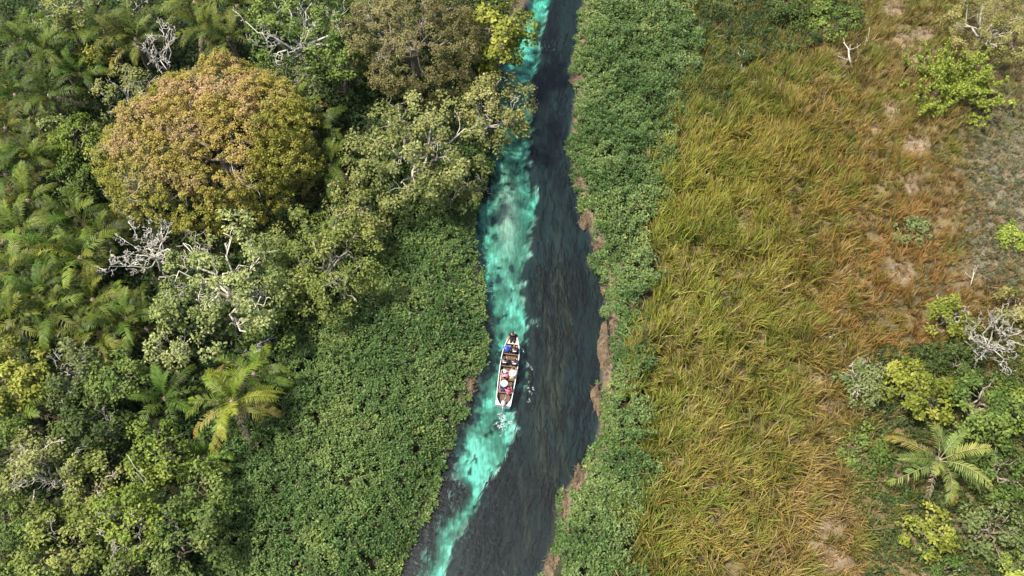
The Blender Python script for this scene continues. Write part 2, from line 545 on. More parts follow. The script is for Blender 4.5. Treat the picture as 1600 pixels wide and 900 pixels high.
def crown_leaves(rng, R, H, ncl, cr, per, ls, pal, gap=0.0, lobes=0.18, aspect=0.5, low=0.15, inner=0.3, colfn=None, flat=0.55, taper=0.0):
    """leaf clumps through a lumpy dome; crown centre at the origin, radius R, dome height H"""
    u = rng.uniform(0, 1, ncl); th = rng.uniform(0, 2 * math.pi, ncl)
    cz = 1 - u * (1 + low)                   # from the top down to a little below the equator
    sz = np.sqrt(np.clip(1 - cz ** 2, 0, 1))
    d = np.stack([sz * np.cos(th), sz * np.sin(th), cz], -1)
    sd = int(rng.integers(0, 9999))
    lob = fbm2(np.cos(th) * 1.6 + 5, np.sin(th) * 1.6 + cz * 1.3 + 9, sd, 3) - 0.5
    f = 1 + lobes * 3.2 * lob
    shell = np.where(rng.uniform(0, 1, ncl) < inner, rng.uniform(0.45, 0.85, ncl), rng.uniform(0.86, 1.0, ncl))
    c = d * np.array([R, R, H]) * (f * shell)[:, None]
    if taper:
        c[:, 0] *= 1 - taper * np.clip(c[:, 1] / R + 0.25, 0, 1)
        c[:, 1] *= 1 - 0.55 * taper
    if gap > 0:
        g = fbm2(c[:, 0] * (2.2 / max(R * 0.35, 0.6)) + 3, c[:, 1] * (2.2 / max(R * 0.35, 0.6)) + c[:, 2] * 0.5, sd + 7, 3)
        kq = g > np.quantile(g, gap)
        c = c[kq]; d = d[kq]
    ncl = len(c)
    nrm = unit(c / np.array([R, R, H]) ** 2 + np.array([0, 0, 0.35]) / R)
    crs = cr * rng.uniform(0.6, 1.3, ncl)
    ct = np.clip(0.5 + (fbm2(c[:, 0] * 0.7 + 50, c[:, 1] * 0.7 + c[:, 2] * 0.4, sd + 3, 3) - 0.5) * 1.5 + rng.normal(0, 0.13, ncl), 0, 1)
    n = ncl * per
    ci = np.repeat(np.arange(ncl), per)
    v = unit(rng.normal(0, 1, (n, 3)) + nrm[ci] * 0.8 + np.array([0, 0, 0.3]))
    rr = 1.05 - 0.75 * rng.uniform(0, 1, n) ** 2.2
    P = c[ci] + v * (crs[ci] * rr)[:, None] * np.array([1, 1, 0.8])
    Nn = unit(nrm[ci] * 0.2 + np.array([0, 0, flat * 0.5]) + v * 0.8 + rng.normal(0, 0.27, (n, 3)))
    D = unit(np.cross(Nn, rng.normal(0, 1, (n, 3))) + v * 0.3)
    L = ls * rng.uniform(0.65, 1.3, n)
    V = leaf_quads(P, D, Nn, L, L * aspect)
    t = np.clip(ct[ci] + rng.normal(0, 0.1, n), 0, 1)
    C = palette(pal, t)
    if colfn is not None:
        C = colfn(P, C, rng)
    return V, C, c

PAL = {
    'green':   [(0.054, 0.093, 0.019), (0.099, 0.147, 0.032), (0.171, 0.221, 0.049)],
    'bright':  [(0.088, 0.133, 0.021), (0.151, 0.202, 0.032), (0.244, 0.284, 0.052)],
    'dark':    [(0.036, 0.057, 0.014), (0.059, 0.088, 0.021), (0.097, 0.128, 0.033)],
    'olive':   [(0.090, 0.108, 0.032), (0.157, 0.173, 0.052), (0.252, 0.261, 0.094)],
    'pale':    [(0.135, 0.169, 0.049), (0.230, 0.265, 0.087), (0.342, 0.367, 0.152)],
    'brown':   [(0.104, 0.098, 0.035), (0.159, 0.144, 0.054), (0.212, 0.186, 0.078)],
    'gold':    [(0.225, 0.195, 0.038), (0.300, 0.235, 0.056), (0.370, 0.275, 0.100)],
    'yellow':  [(0.102, 0.125, 0.017), (0.173, 0.195, 0.028), (0.270, 0.275, 0.053)],
    'lime':    [(0.135, 0.180, 0.024), (0.210, 0.262, 0.038), (0.310, 0.350, 0.070)],
    'grey':    [(0.080, 0.108, 0.034), (0.122, 0.150, 0.050), (0.185, 0.205, 0.082)],
    'acacia':  [(0.135, 0.132, 0.033), (0.208, 0.198, 0.057), (0.297, 0.264, 0.105)],
}

def make_tree(name, label, cat, px, py, rpx, pal, h_mid, kind='bushy', seed=1, group=None, squash=0.62, bark='bark', bark_tint=(1, 1, 1),
              cl=1.0, per=26, ls=0.2, cr=0.55, gap=0.12, limbs=6, limb_r=0.10, lobes=0.18, colfn=None, lean=(0, 0), aspect=0.5,
              bare=False, poke=0.0, dead_twigs=0, low=0.15, flat=0.55, sub=(2, 4), taper=0.0):
    rng = np.random.default_rng(seed)
    if bark == 'bark': sub = (2, 3)
    c = at(px, py, h_mid)
    R = rpx * depth_at(c) / FPX
    H = R * squash
    base = np.array([c[0] - lean[0], c[1] - lean[1], 0.12])
    zc = h_mid - H * 0.35                                # dome's own centre level
    if zc < 0.25: zc = 0.25
    root = empty(name, base)
    tag(root, label, cat, group)
    off = np.array([lean[0], lean[1], zc - base[2]])
    # trunk up to the fork, limbs from the fork to the dome
    fork = off * np.array([0.45, 0.45, 0]) + np.array([rng.normal(0, 0.1), rng.normal(0, 0.1), max(off[2] * 0.62, 0.12)])
    tr = max((0.055 if bark == 'bark' else 0.036) * R, 0.035) if kind != 'shrub' else 0.035
    P = crooked((0, 0, -0.25), fork, 6, 0.04, rng)
    btint = np.array(bark_tint)
    link("trunk", tubes_mesh("trunk", [(P, np.linspace(tr * 1.35, tr, 6), 8)]), M[bark], root, color=btint)
    a0 = rng.uniform(0, 6.28)
    for k in range(limbs):
        a = a0 + k * 2 * math.pi / limbs + rng.normal(0, 0.25)
        el = rng.uniform(0.25, 1.15)
        e = off + np.array([math.cos(a) * math.cos(el) * R, math.sin(a) * math.cos(el) * R, math.sin(el) * H]) * rng.uniform(0.72, 0.95) * (1 + poke)
        tb = branch_set(fork, e, tr * (0.72 if limb_r == 0.10 else limb_r), rng, sub[0], 0.085, sub[1], 0.45, 0.2, 0.012 + 0.004 * (bark == 'pale_bark'), 6)
        link("limb", tubes_mesh("limb", tb), M[bark], root, color=btint * rng.uniform(0.88, 1.1))
    if dead_twigs:
        tb = []
        for k in range(dead_twigs):
            a = rng.uniform(0, 6.28); el = rng.uniform(0.3, 1.3)
            e = off + np.array([math.cos(a) * math.cos(el) * R, math.sin(a) * math.cos(el) * R, math.sin(el) * H]) * rng.uniform(0.95, 1.08)
            s = off + (e - off) * 0.6
            link("dead_branch", tubes_mesh("dead_branch", branch_set(s, e, 0.03, rng, 2, 0.12, 4, 0.6, 0.2, 0.010, 4)), M['pale_bark'], root, color=(0.85, 0.82, 0.78))
    if not bare:
        area = math.pi * R * R
        cr = cr * 1.12
        per = int(per * 2.5); aspect = aspect * 1.2
        ncl = int(max(10, cl * area * 1.75 / (cr / 0.55) ** 1.6))
        V, C, cc = crown_leaves(rng, R, H, ncl, cr, per, ls, PAL[pal] if isinstance(pal, str) else pal, gap, lobes, aspect, low, 0.3, colfn, flat, taper)
        V = V + off
        # leaves near the ground stay above it
        V[..., 2] = np.maximum(V[..., 2], 0.05)
        link("crown", quads_to_mesh("crown", V, C), M['leaf'], root, color=(1, 1, 1))
    return root

# ------------------------------------------------------------------ palms
def frond_mesh(name, L, a0, droop, nl, ll, rng, c1, c2, twist=0.0, ragged=0.0, hang=0.5, rach=(0.13, 0.15, 0.05)):
    s = np.linspace(0, 1, 11)
    ang = np.radians(a0 - droop * s ** 1.4)
    ds = L / 10
    x = np.concatenate([[0], np.cumsum(np.cos(ang[:-1]) * ds)])
    z = np.concatenate([[0], np.cumsum(np.sin(ang[:-1]) * ds)])
    y = twist * L * s ** 2 * 0.3
    path = np.stack([x, y, z], -1)
    V, F, c0, c1_ = tube_arrays(path, np.linspace(0.035, 0.008, 11), 4)
    Cv = np.tile(np.array(rach), (len(V), 1))
    VV, FF3, FF4, CC = [V], [], [F], [Cv]
    o = len(V)
    t = np.linspace(0.16, 0.995, nl)
    for side in (-1, 1):
        n = nl
        p = np.stack([np.interp(t, s, path[:, q]) for q in range(3)], -1)
        an = np.interp(t, s, ang)
        T = np.stack([np.cos(an), 0 * an, np.sin(an)], -1)
        Up = np.stack([-np.sin(an), 0 * an, np.cos(an)], -1)
        prof = ll * (0.35 + 0.75 * np.sin(np.pi * np.clip(t * 0.93 + 0.05, 0, 1)) ** 0.7) * rng.uniform(0.85, 1.1, n)
        keep = rng.uniform(0, 1, n) > ragged
        S = np.array([0, side, 0.0])
        fw = 0.45 + 0.5 * t
        D = unit(S[None] * 1.0 + T * fw[:, None] + Up * rng.normal(0.30, 0.14, n)[:, None])
        D2 = unit(D + np.array([0, 0, -1.0]) * (hang * rng.uniform(0.7, 1.3, n))[:, None])
        w = 0.088 * rng.uniform(0.8, 1.15, n)[:, None]
        wd = T * w * 0.5
        m = p + D * prof[:, None] * 0.55
        e = m + D2 * prof[:, None] * 0.5
        Vq = np.stack([p - wd * 0.7, p + wd * 0.7, m + wd, m - wd, e], 1)[keep]
        k = len(Vq)
        i = np.arange(k * 5).reshape(k, 5) + o
        VV.append(Vq.reshape(-1, 3)); FF4.append(i[:, :4]); FF3.append(i[:, [3, 2, 4]])
        tt = np.clip(t[keep] + rng.normal(0, 0.1, k), 0, 1)[:, None]
        cc = np.array(c1) * (1 - tt) + np.array(c2) * tt
        cc = np.repeat(cc, 5, 0)
        CC.append(cc)
        o += k * 5
    return mesh_from(name, np.concatenate(VV), [np.concatenate(FF4), np.concatenate(FF3)], np.concatenate(CC))

prng = np.random.default_rng(77)
G1, G2 = (0.048, 0.096, 0.015), (0.096, 0.142, 0.020)
FR = {'young': [frond_mesh("frond_young", 2.6, 76, 66, 22, 0.50, prng, G1, G2, tw_, 0, 0.5) for tw_ in (0.3, -0.4)],
      'mid': [frond_mesh("frond_mid", 3.0, 50, 96, 24, 0.58, prng, G1, G2, tw_, rg_, 0.9) for tw_, rg_ in ((0.4, 0.03), (-0.4, 0.25), (0.0, 0.05), (0.7, 0.12))],
      'low': [frond_mesh("frond_low", 2.9, 18, 76, 24, 0.54, prng, G1, G2, tw_, rg_, 1.1) for tw_, rg_ in ((0.3, 0.08), (-0.4, 0.3), (-0.8, 0.1))],
      'dry': [frond_mesh("frond_dry", 2.6, -14, 58, 20, 0.36, prng, (0.17, 0.125, 0.08), (0.24, 0.18, 0.12), tw_, 0.3, 1.4, (0.2, 0.16, 0.11)) for tw_ in (0.4, -0.4)],
      'tip': [frond_mesh("frond_tip", 2.9, 14, 76, 24, 0.52, prng, (0.085, 0.115, 0.024), (0.22, 0.16, 0.036), tw_, 0.08, 1.1, (0.2, 0.19, 0.07)) for tw_ in (0.2, -0.3)],
      }

def make_palm(name, label, px, py, hc, size, seed, tint=(1, 1, 1), group=None, counts=(4, 7, 5, 1, 0), trunk_tint=(1, 1, 1), elev=0.0):
    """crown heart seen at (px,py), at height hc"""
    rng = np.random.default_rng(seed)
    c = at(px, py, hc)
    root = empty(name, (c[0], c[1], 0.12))
    root.rotation_euler = (rng.normal(0, 0.07), rng.normal(0, 0.07), 0)
    tag(root, label, "palm", group)
    h = hc - 0.12
    P = crooked((0, 0, -0.2), (0, 0, h), 7, 0.012, rng)
    link("trunk", tubes_mesh("trunk", [(P, np.linspace(0.2, 0.15, 7) * size, 8), (np.array([[0, 0, h - 0.3], [0, 0, h], [0, 0, h + 0.25]]), np.array([0.17, 0.24, 0.06]) * size, 8)]),
         M['bark'], root, color=trunk_tint)
    a = rng.uniform(0, 6.28)
    for kind, n in zip(('young', 'mid', 'low', 'dry', 'tip'), counts):
        for k in range(n):
            me = FR[kind][int(rng.integers(0, len(FR[kind])))]
            a += 2.399963 + rng.normal(0, 0.12)
            s = size * rng.uniform(0.82, 1.12)
            cj = np.array(tint) * rng.uniform(0.6, 1.5) * np.array([rng.uniform(0.9, 1.2), 1, rng.uniform(0.85, 1.1)])
            if kind in ('dry', 'tip'): cj = np.ones(3) * rng.uniform(0.8, 1.15)
            o = link("frond", me, M['frond'], root, (0.1 * math.cos(a), 0.1 * math.sin(a), h), cj)
            o.rotation_euler = (rng.normal(0, 0.22), rng.normal(0, 0.10) - elev, a)
            o.scale = (s, s, s)
    return root

# ------------------------------------------------------------------ marsh plants, reeds, undergrowth (uncountable cover)
def scatter(n, x0, x1, y0, y1, rng):
    return rng.uniform(x0, x1, n), rng.uniform(y0, y1, n)

marsh_left_px = [(560, 250), (770, 240), (770, 330), (760, 460), (765, 560), (740, 680), (690, 800), (650, 960), (600, 1040), (280, 1040), (300, 720), (420, 560), (540, 470)]
marsh_right_edge = [(1075, -120), (1075, 0), (1090, 90), (1062, 190), (1040, 260), (1030, 330), (1030, 400), (1025, 450), (1008, 520), (1014, 600), (1024, 640), (1010, 700), (1020, 760), (1002, 810), (990, 900), (975, 1040)]
marsh_right_px = [(905, -120), (900, 0), (875, 110), (875, 230), (890, 330), (915, 390), (905, 410), (935, 440), (930, 500), (920, 620), (905, 700), (865, 780), (850, 860), (820, 960), (790, 1040)] + marsh_right_edge[::-1]

def build_cover(name, label, cat, poly_px, density, pal, leaf_l, n_leaf, hfun, seed, aspect=0.45, mat='marsh', spread=0.6, bare_spots=(), overhang=0.25, colfn=None, el=(0.1, 0.9), ragged=0.0, odd=0.0):
    rng = np.random.default_rng(seed)
    w = np.array(W(poly_px))
    x0, y0 = w.min(0); x1, y1 = w.max(0)
    n = int(density * (x1 - x0) * (y1 - y0))
    x, y = scatter(n, x0, x1, y0, y1, rng)
    rag = (fbm2(x * 0.5, y * 0.5, seed + 77, 4) - 0.5) * ragged
    k = inside([tuple(q) for q in w], x + rag, y)
    x, y = x[k], y[k]
    d = sdist(river_poly, x, y)
    edge = fbm2(x * 0.9, y * 0.9, seed + 2, 3) - 0.5
    k = d + edge * 1.0 > -overhang
    px, py = proj(np.stack([x, y, 0 * x], -1))
    for (cx, cy, rx, ry) in bare_spots:
        g = np.exp(-(((px - cx) / rx) ** 2 + ((py - cy) / ry) ** 2)) + 0.45 * edge
        k &= g < 0.5
    x, y, d = x[k], y[k], d[k]
    h = hfun(x, y, d)
    dens = fbm2(x * 2.1, y * 2.1, seed + 5, 3)
    k = rng.uniform(0, 1, len(x)) < sstep(0.25, 0.45, dens) * 0.85 + 0.15
    x, y, h = x[k], y[k], h[k]
    n = len(x)
    lh = land_height(x, y, sdist(river_poly, x, y)).clip(0.0)
    h = h * rng.uniform(0.78, 1.12, n)
    c = np.stack([x, y, lh + h], -1)
    ci = np.repeat(np.arange(n), n_leaf)
    m = len(ci)
    a = rng.uniform(0, 6.28, m); e = rng.uniform(el[0], el[1], m)
    D = np.stack([np.cos(a) * np.cos(e), np.sin(a) * np.cos(e), np.sin(e)], -1)
    lev = rng.uniform(0, 1, m)
    P = c[ci] - np.stack([0 * a, 0 * a, lev * h[ci] * spread], -1) + D * 0.03
    P[:, :2] += rng.normal(0, 0.05, (m, 2))
    L = leaf_l * rng.uniform(0.6, 1.3, m)
    Nn = unit(np.array([0, 0, 1.0]) - D * 0.4 + rng.normal(0, 0.25, (m, 3)))
    V = leaf_quads(P, D, Nn, L, L * aspect, 0.14)
    # stems carry the leaves from the soil
    t = np.clip(0.5 + (fbm2(x * 0.45, y * 0.45, seed + 9, 4) - 0.5) * 1.9 + rng.normal(0, 0.16, n), 0, 1)
    Cp = palette(pal, t)
    ok = rng.uniform(0, 1, n) < odd * 3 * sstep(0.45, 0.7, fbm2(x * 0.35, y * 0.35, seed + 19, 3))
    Cp[ok] = Cp[ok] * np.array([1.7, 1.4, 1.3])
    dk = rng.uniform(0, 1, n) < odd * 0.12
    Cp[dk] = np.array([0.13, 0.105, 0.055])
    C = Cp[ci] * rng.uniform(0.85, 1.15, (m, 1))
    if colfn is not None:
        C = colfn(P, C, rng)
    V[..., 2] = np.maximum(V[..., 2], 0.02)
    # every plant has a stem: thin upright blade
    sw = 0.012
    aa = rng.uniform(0, 6.28, n)
    sx = np.stack([np.cos(aa), np.sin(aa), 0 * aa], -1) * sw
    b0 = np.stack([x, y, lh - 0.25], -1)
    SV = np.stack([b0 - sx, b0 + sx, c + sx, c - sx], 1)
    SC = np.tile(np.array([0.07, 0.09, 0.035]), (n, 1))
    me = quads_to_mesh(name, np.concatenate([V, SV]), np.concatenate([C, SC]))
    return tag(link(name, me, M[mat], color=(1, 1, 1)), label, cat, kind="stuff")

def h_left(x, y, d):
    f = fbm2(x * 0.55, y * 0.55, 101, 4)
    g = fbm2(x * 1.6, y * 1.6, 103, 3)
    return (0.20 + 0.85 * sstep(-0.2, 2.2, d)) * (0.6 + 0.8 * f) * (0.66 + 0.66 * g)

def h_right(x, y, d):
    f = fbm2(x * 0.8, y * 0.7, 111, 4)
    g = fbm2(x * 1.9, y * 1.9, 113, 3)
    return (0.28 + 1.0 * sstep(-0.2, 2.2, d)) * (0.35 + 1.2 * f) * (0.30 + 1.35 * g)

build_cover("marsh_plants", "dense dark green water plants carpeting the left bank between trees and river", "water plants", marsh_left_px, 42.0,
            [(0.042, 0.082, 0.021), (0.074, 0.126, 0.034), (0.126, 0.178, 0.050)], 0.185, 12, h_left, 201, 0.42, overhang=0.35, odd=0.06,
            bare_spots=[(735, 605, 14, 20), (700, 660, 8, 10)], spread=0.5)
build_cover("bank_plants", "strip of lush mid green plants along the right bank of the river", "water plants", marsh_right_px, 36.0,
            [(0.048, 0.092, 0.024), (0.086, 0.140, 0.040), (0.144, 0.196, 0.062)], 0.19, 13, h_right, 202, 0.42, overhang=0.3, ragged=5.0, odd=0.06,
            bare_spots=[(942, 560, 16, 55), (932, 620, 10, 20), (903, 748, 16, 26), (882, 790, 9, 30), (862, 885, 22, 26), (918, 345, 14, 16), (905, 290, 8, 10), (900, 125, 14, 8), (935, 385, 10, 8), (945, 450, 8, 8), (958, 505, 10, 14)], spread=0.55)

# reeds and tall grass of the right bank -------------------------------------------------------
grass_ctrl = [  # place, colour
    (1070, 330, (0.266, 0.267, 0.046)), (1060, 480, (0.259, 0.273, 0.048)), (1050, 640, (0.266, 0.273, 0.056)), (1060, 800, (0.293, 0.267, 0.061)),
    (1180, 250, (0.286, 0.247, 0.046)), (1180, 420, (0.266, 0.252, 0.046)), (1180, 560, (0.278, 0.252, 0.056)), (1170, 720, (0.293, 0.261, 0.061)), (1180, 860, (0.312, 0.252, 0.069)),
    (1150, 60, (0.143, 0.153, 0.035)), (1110, 130, (0.155, 0.174, 0.037)), (1250, 90, (0.195, 0.168, 0.043)), (1290, 180, (0.272, 0.196, 0.048)), (1290, 20, (0.157, 0.144, 0.043)),
    (1380, 100, (0.228, 0.171, 0.051)), (1350, 280, (0.264, 0.194, 0.049)), (1450, 280, (0.243, 0.171, 0.045)), (1300, 400, (0.272, 0.196, 0.048)),
    (1430, 400, (0.272, 0.157, 0.048)), (1420, 470, (0.264, 0.150, 0.048)), (1340, 500, (0.259, 0.165, 0.048)), (1280, 560, (0.264, 0.196, 0.059)),
    (1280, 680, (0.279, 0.210, 0.066)), (1270, 780, (0.315, 0.215, 0.073)), (1300, 880, (0.328, 0.215, 0.085)), (1480, 120, (0.215, 0.171, 0.051)), (1500, 40, (0.201, 0.171, 0.048)),
    (1550, 280, (0.215, 0.181, 0.085)), (1560, 400, (0.171, 0.157, 0.066)), (1400, 760, (0.116, 0.111, 0.030)), (1500, 700, (0.087, 0.105, 0.026))]

def grass_colour(px, py):
    num = np.zeros((len(px), 3)); den = np.zeros(len(px))
    for (x, y, c) in grass_ctrl:
        w = 1.0 / (((px - x) ** 2 + (py - y) ** 2) / 2500.0 + 0.6) ** 1.6
        num += w[:, None] * np.array(c); den += w
    return num / den[:, None]

grass_px = marsh_right_edge + [(1240, 1040), (1700, 1040), (1720, 700), (1690, 400), (1660, 200), (1640, -120)]

def build_grass():
    rng = np.random.default_rng(303)
    w = np.array(W(grass_px))
    x0, y0 = w.min(0); x1, y1 = w.max(0)
    n = int(9.5 * (x1 - x0) * (y1 - y0))
    x, y = scatter(n, x0, x1, y0, y1, rng)
    px, py = proj(np.stack([x, y, 0 * x], -1))
    edge = (fbm2(x * 0.45, y * 0.45, 321, 4) - 0.5)
    k = inside([tuple(q) for q in w], x + edge * 5.5 + 0.7, y)
    thick = sstep(1320, 1370, px) * sstep(560, 610, py)           # shrub thicket at the lower right
    dr = dryness(px, py)
    p = 1.0 - 0.75 * thick
    p = p * (1 - 0.22 * sstep(0.35, 0.75, dr + 0.3 * edge))
    k &= rng.uniform(0, 1, len(x)) < p
    x, y, px, py, dr, edge = x[k], y[k], px[k], py[k], dr[k], edge[k]
    n = len(x)
    scrub = sstep(1480, 1530, px + 60 * edge) * sstep(480, 430, py)          # low grey scrub on the right edge
    reed = sstep(1420, 1200, px + 120 * edge) * sstep(90, 200, py + 80 * edge)
    size = (0.75 + 0.60 * reed) * (1 - 0.50 * scrub) * (1 - 0.55 * sstep(0.15, 0.6, dr))
    size = size * (0.45 + 1.15 * fbm2(x * 0.75, y * 0.75, 331, 4))
    flow = 6.28 * 2.2 * (fbm2(x * 0.30, y * 0.30, 341, 3) - 0.5) + 1.9 + rng.normal(0, 1.3, n)
    t = fbm2(x * 0.8, y * 0.8, 351, 4)
    base_c = grass_colour(px, py)
    nb = 12
    ci = np.repeat(np.arange(n), nb); m = n * nb
    ang = flow[ci] + rng.normal(0, 0.75, m)
    lean = np.clip(rng.normal(0.40, 0.24, m), 0.02, 1.1)
    L = 1.22 * size[ci] * rng.uniform(0.55, 1.2, m)
    Dh = np.stack([np.cos(ang), np.sin(ang), 0 * ang], -1)
    up = np.array([0, 0, 1.0])
    B = np.stack([x, y, land_height(x, y, np.full(n, 5.0)) - 0.02], -1)[ci]
    B[:, :2] += rng.normal(0, 0.09, (m, 2))
    def pos(s):
        e = lean * (0.35 + 1.35 * s)          # bends over towards the tip
        return np.sin(np.clip(e, 0, 2.0)), np.cos(np.clip(e, 0, 2.0))
    pts = [B]
    cur = B
    for s in (0.17, 0.5, 0.83):
        a_, b_ = pos(s)
        cur = cur + (Dh * a_[:, None] + up * b_[:, None]) * (L / 3)[:, None]
        pts.append(cur)
    sa = ang + math.pi / 2 + rng.normal(0, 0.5, m)
    S = np.stack([np.cos(sa), np.sin(sa), 0 * sa], -1)
    wd = (0.014 + 0.012 * rng.uniform(0, 1, m) + 0.008 * reed[ci])[:, None]
    V = np.stack([pts[0] - S * wd * 0.7, pts[0] + S * wd * 0.7, pts[1] - S * wd, pts[1] + S * wd, pts[2] - S * wd * 0.8, pts[2] + S * wd * 0.8, pts[3]], 1)
    i = np.arange(m * 7).reshape(m, 7)
    F4 = np.concatenate([i[:, [0, 1, 3, 2]], i[:, [2, 3, 5, 4]]])
    F3 = i[:, [4, 5, 6]]
    green = np.array([0.140, 0.190, 0.030]); tan = np.array([0.330, 0.240, 0.135]); rust = np.array([0.270, 0.135, 0.045])
    C = base_c[ci]
    gk = np.clip(sstep(0.50, 0.68, t)[ci] * 0.6 + 0.45 * (rng.uniform(0, 1, m) < 0.30), 0, 1)
    C = C + (green - C) * gk[:, None]
    tk = np.clip(0.75 * (rng.uniform(0, 1, m) < 0.09 + 0.28 * sstep(0.42, 0.30, t)[ci]) + 0.8 * sstep(0.2, 0.6, dr)[ci], 0, 1)
    C = C + (tan - C) * tk[:, None]
    rk = 0.75 * (rng.uniform(0, 1, m) < 0.10 + 0.45 * (sstep(1200, 1420, px) * sstep(180, 330, py) * sstep(600, 500, py))[ci])
    C = C + (rust - C) * rk[:, None]
    C = C + (np.array([0.20, 0.18, 0.12]) - C) * (0.6 * scrub[ci] * (rng.uniform(0, 1, m) < 0.6))[:, None]
    C = C * rng.uniform(0.8, 1.2, (m, 1))
    me = mesh_from("tall_grass", V.reshape(-1, 3), [F4, F3], np.repeat(C, 7, 0))
    tag(link("tall_grass", me, M['grass'], color=(1, 1, 1)), "yellow green and straw coloured tall grass covering the right side of the river", "grass", kind="stuff")
build_grass()

# dead plant matter lying on the mud along the right bank
def build_mud():
    rng = np.random.default_rng(404)
    spots = [(948, 555, 11, 46), (934, 620, 8, 22), (905, 750, 11, 20), (882, 790, 8, 28), (864, 885, 15, 20), (918, 345, 12, 14), (904, 288, 8, 10), (905, 125, 14, 7), (936, 384, 12, 8),
             (944, 452, 6, 7), (960, 505, 8, 14), (735, 603, 8, 16), (700, 662, 6, 8), (902, 170, 6, 14)]
    for q, (cx, cy, rx, ry) in enumerate(spots):
        c = at(cx, cy, 0.05)
        s = depth_at(c) / FPX
        RX, RY = rx * s * 1.0, ry * s * 1.05
        # a low lumpy sheet with an uneven rim
        nr, na = 9, 28
        V = [(0, 0, 0.16)]
        for i in range(1, nr):
            for j in range(na):
                a = 2 * math.pi * j / na
                f = i / (nr - 1)
                wob = 1 + 1.5 * (fbm2(np.array([math.cos(a) * 1.7 + q * 7]), np.array([math.sin(a) * 1.7]), 411, 3)[0] - 0.5)
                xx, yy = math.cos(a) * RX * f * wob, math.sin(a) * RY * f * wob
                zz = 0.17 * (1 - f ** 2.2) + 0.14 * (fbm2(np.array([xx * 3 + q]), np.array([yy * 3]), 415, 3)[0] - 0.5) - 0.08 * f ** 3
                V.append((xx, yy, zz))
        F4, F3 = [], []
        for j in range(na):
            F3.append((0, 1 + j, 1 + (j + 1) % na))
            for i in range(nr - 2):
                a_, b_ = 1 + i * na + j, 1 + i * na + (j + 1) % na
                F4.append((a_, a_ + na, b_ + na, b_))
        V = np.array(V)
        t = fbm2(V[:, 0] * 2 + q * 3, V[:, 1] * 2, 421, 3)
        C = palette([(0.050, 0.036, 0.022), (0.088, 0.064, 0.040), (0.130, 0.096, 0.060)], np.clip(t * 1.6 - 0.3, 0, 1))
        me = mesh_from("mud_bank", V, [np.array(F4), np.array(F3)], C, smooth=True)
        o = tag(link("mud_bank", me, M['mud'], loc=(c[0], c[1], 0.0)), kind="structure")
        # dry strands on it
        n = int(70 * RX * RY * 3.2) + 25
        a = rng.uniform(0, 6.28, n); r = np.sqrt(rng.uniform(0, 1, n)) * 1.0
        P = np.stack([np.cos(a) * r * RX, np.sin(a) * r * RY, 0.06 + 0.14 * (1 - r)], -1)
        b = rng.uniform(0, 6.28, n)
        D = unit(np.stack([np.cos(b), np.sin(b), rng.uniform(-0.1, 0.55, n)], -1))
        L = rng.uniform(0.15, 0.5, n)
        Vq = leaf_quads(P, D, np.tile([0, 0, 1.0], (n, 1)), L, np.full(n, 0.035), 0.1)
        Cq = palette([(0.07, 0.052, 0.03), (0.13, 0.098, 0.062), (0.21, 0.16, 0.11)], rng.uniform(0, 1, n))
        o2 = link("dead_strands", quads_to_mesh("dead_strands", Vq, Cq), M['grass'], o, color=(1, 1, 1))
        o2["kind"] = "stuff"
build_mud()

# trailing weed on the river bed, combed by the current
def build_weed():
    rng = np.random.default_rng(505)
    xs, ys = scatter(60000, -22, 13, -4, 60, rng)
    d = sdist(river_poly, xs, ys)
    dc = sdist(chan_poly, xs, ys)
    k = (d < -0.5) & (dc > 0.25)
    cl = fbm2(xs * 0.9, ys * 0.3, 511, 3)
    k &= rng.uniform(0, 1, len(xs)) < 0.15 + 0.85 * sstep(0.35, 0.75, cl)
    x, y = xs[k][:9000], ys[k][:9000]
    n = len(x)
    px, py = proj(np.stack([x, y, 0 * x], -1))
    # river axis direction from the bank, bottom flows to the lower left
    ax = np.interp(py, [0, 450, 650, 900], [1.45, 1.60, 1.45, 1.18]) + math.pi
    a = ax + rng.normal(0, 0.14, n)
    L = rng.uniform(0.7, 2.0, n); k_seg = 6
    D = np.stack([np.cos(a), np.sin(a)], -1); S = np.stack([-np.sin(a), np.cos(a)], -1)
    ph = rng.uniform(0, 6.28, n); am = rng.uniform(0.02, 0.12, n)
    wd = rng.uniform(0.02, 0.045, n)
    pts = []
    z0 = rng.uniform(-0.38, -0.12, n)
    for j in range(k_seg + 1):
        s = j / k_seg
        off = am * np.sin(ph + s * 6.5)
        p = np.stack([x, y], -1) + D * (L * s)[:, None] + S * off[:, None]
        w = wd * (1 - 0.85 * s)
        z = z0 - 0.12 * (1 - s) + 0.04 * np.sin(ph * 2 + s * 9)
        pts.append(np.concatenate([p - S * w[:, None], z[:, None]], 1)); pts.append(np.concatenate([p + S * w[:, None], z[:, None]], 1))
    V = np.stack(pts, 1)
    i = np.arange(n * (k_seg + 1) * 2).reshape(n, -1)
    F = np.concatenate([i[:, [2 * j, 2 * j + 1, 2 * j + 3, 2 * j + 2]] for j in range(k_seg)])
    band = np.exp(-((px - (872 - (py - 450) * 0.05)) / 36) ** 2) * sstep(330, 470, py)
    brown = rng.uniform(0, 1, n) < 0.12 + 0.75 * band
    C = np.where(brown[:, None], np.array([0.018, 0.014, 0.010]), np.array([0.0075, 0.009, 0.010])) * rng.uniform(0.5, 1.4, (n, 1))
    me = mesh_from("river_weed", V.reshape(-1, 3), [F], np.repeat(C, (k_seg + 1) * 2, 0))
    tag(link("river_weed", me, M['grass'], color=(1, 1, 1)), "dark and brown strands of weed trailing under the river surface", "river weed", kind="stuff")
build_weed()

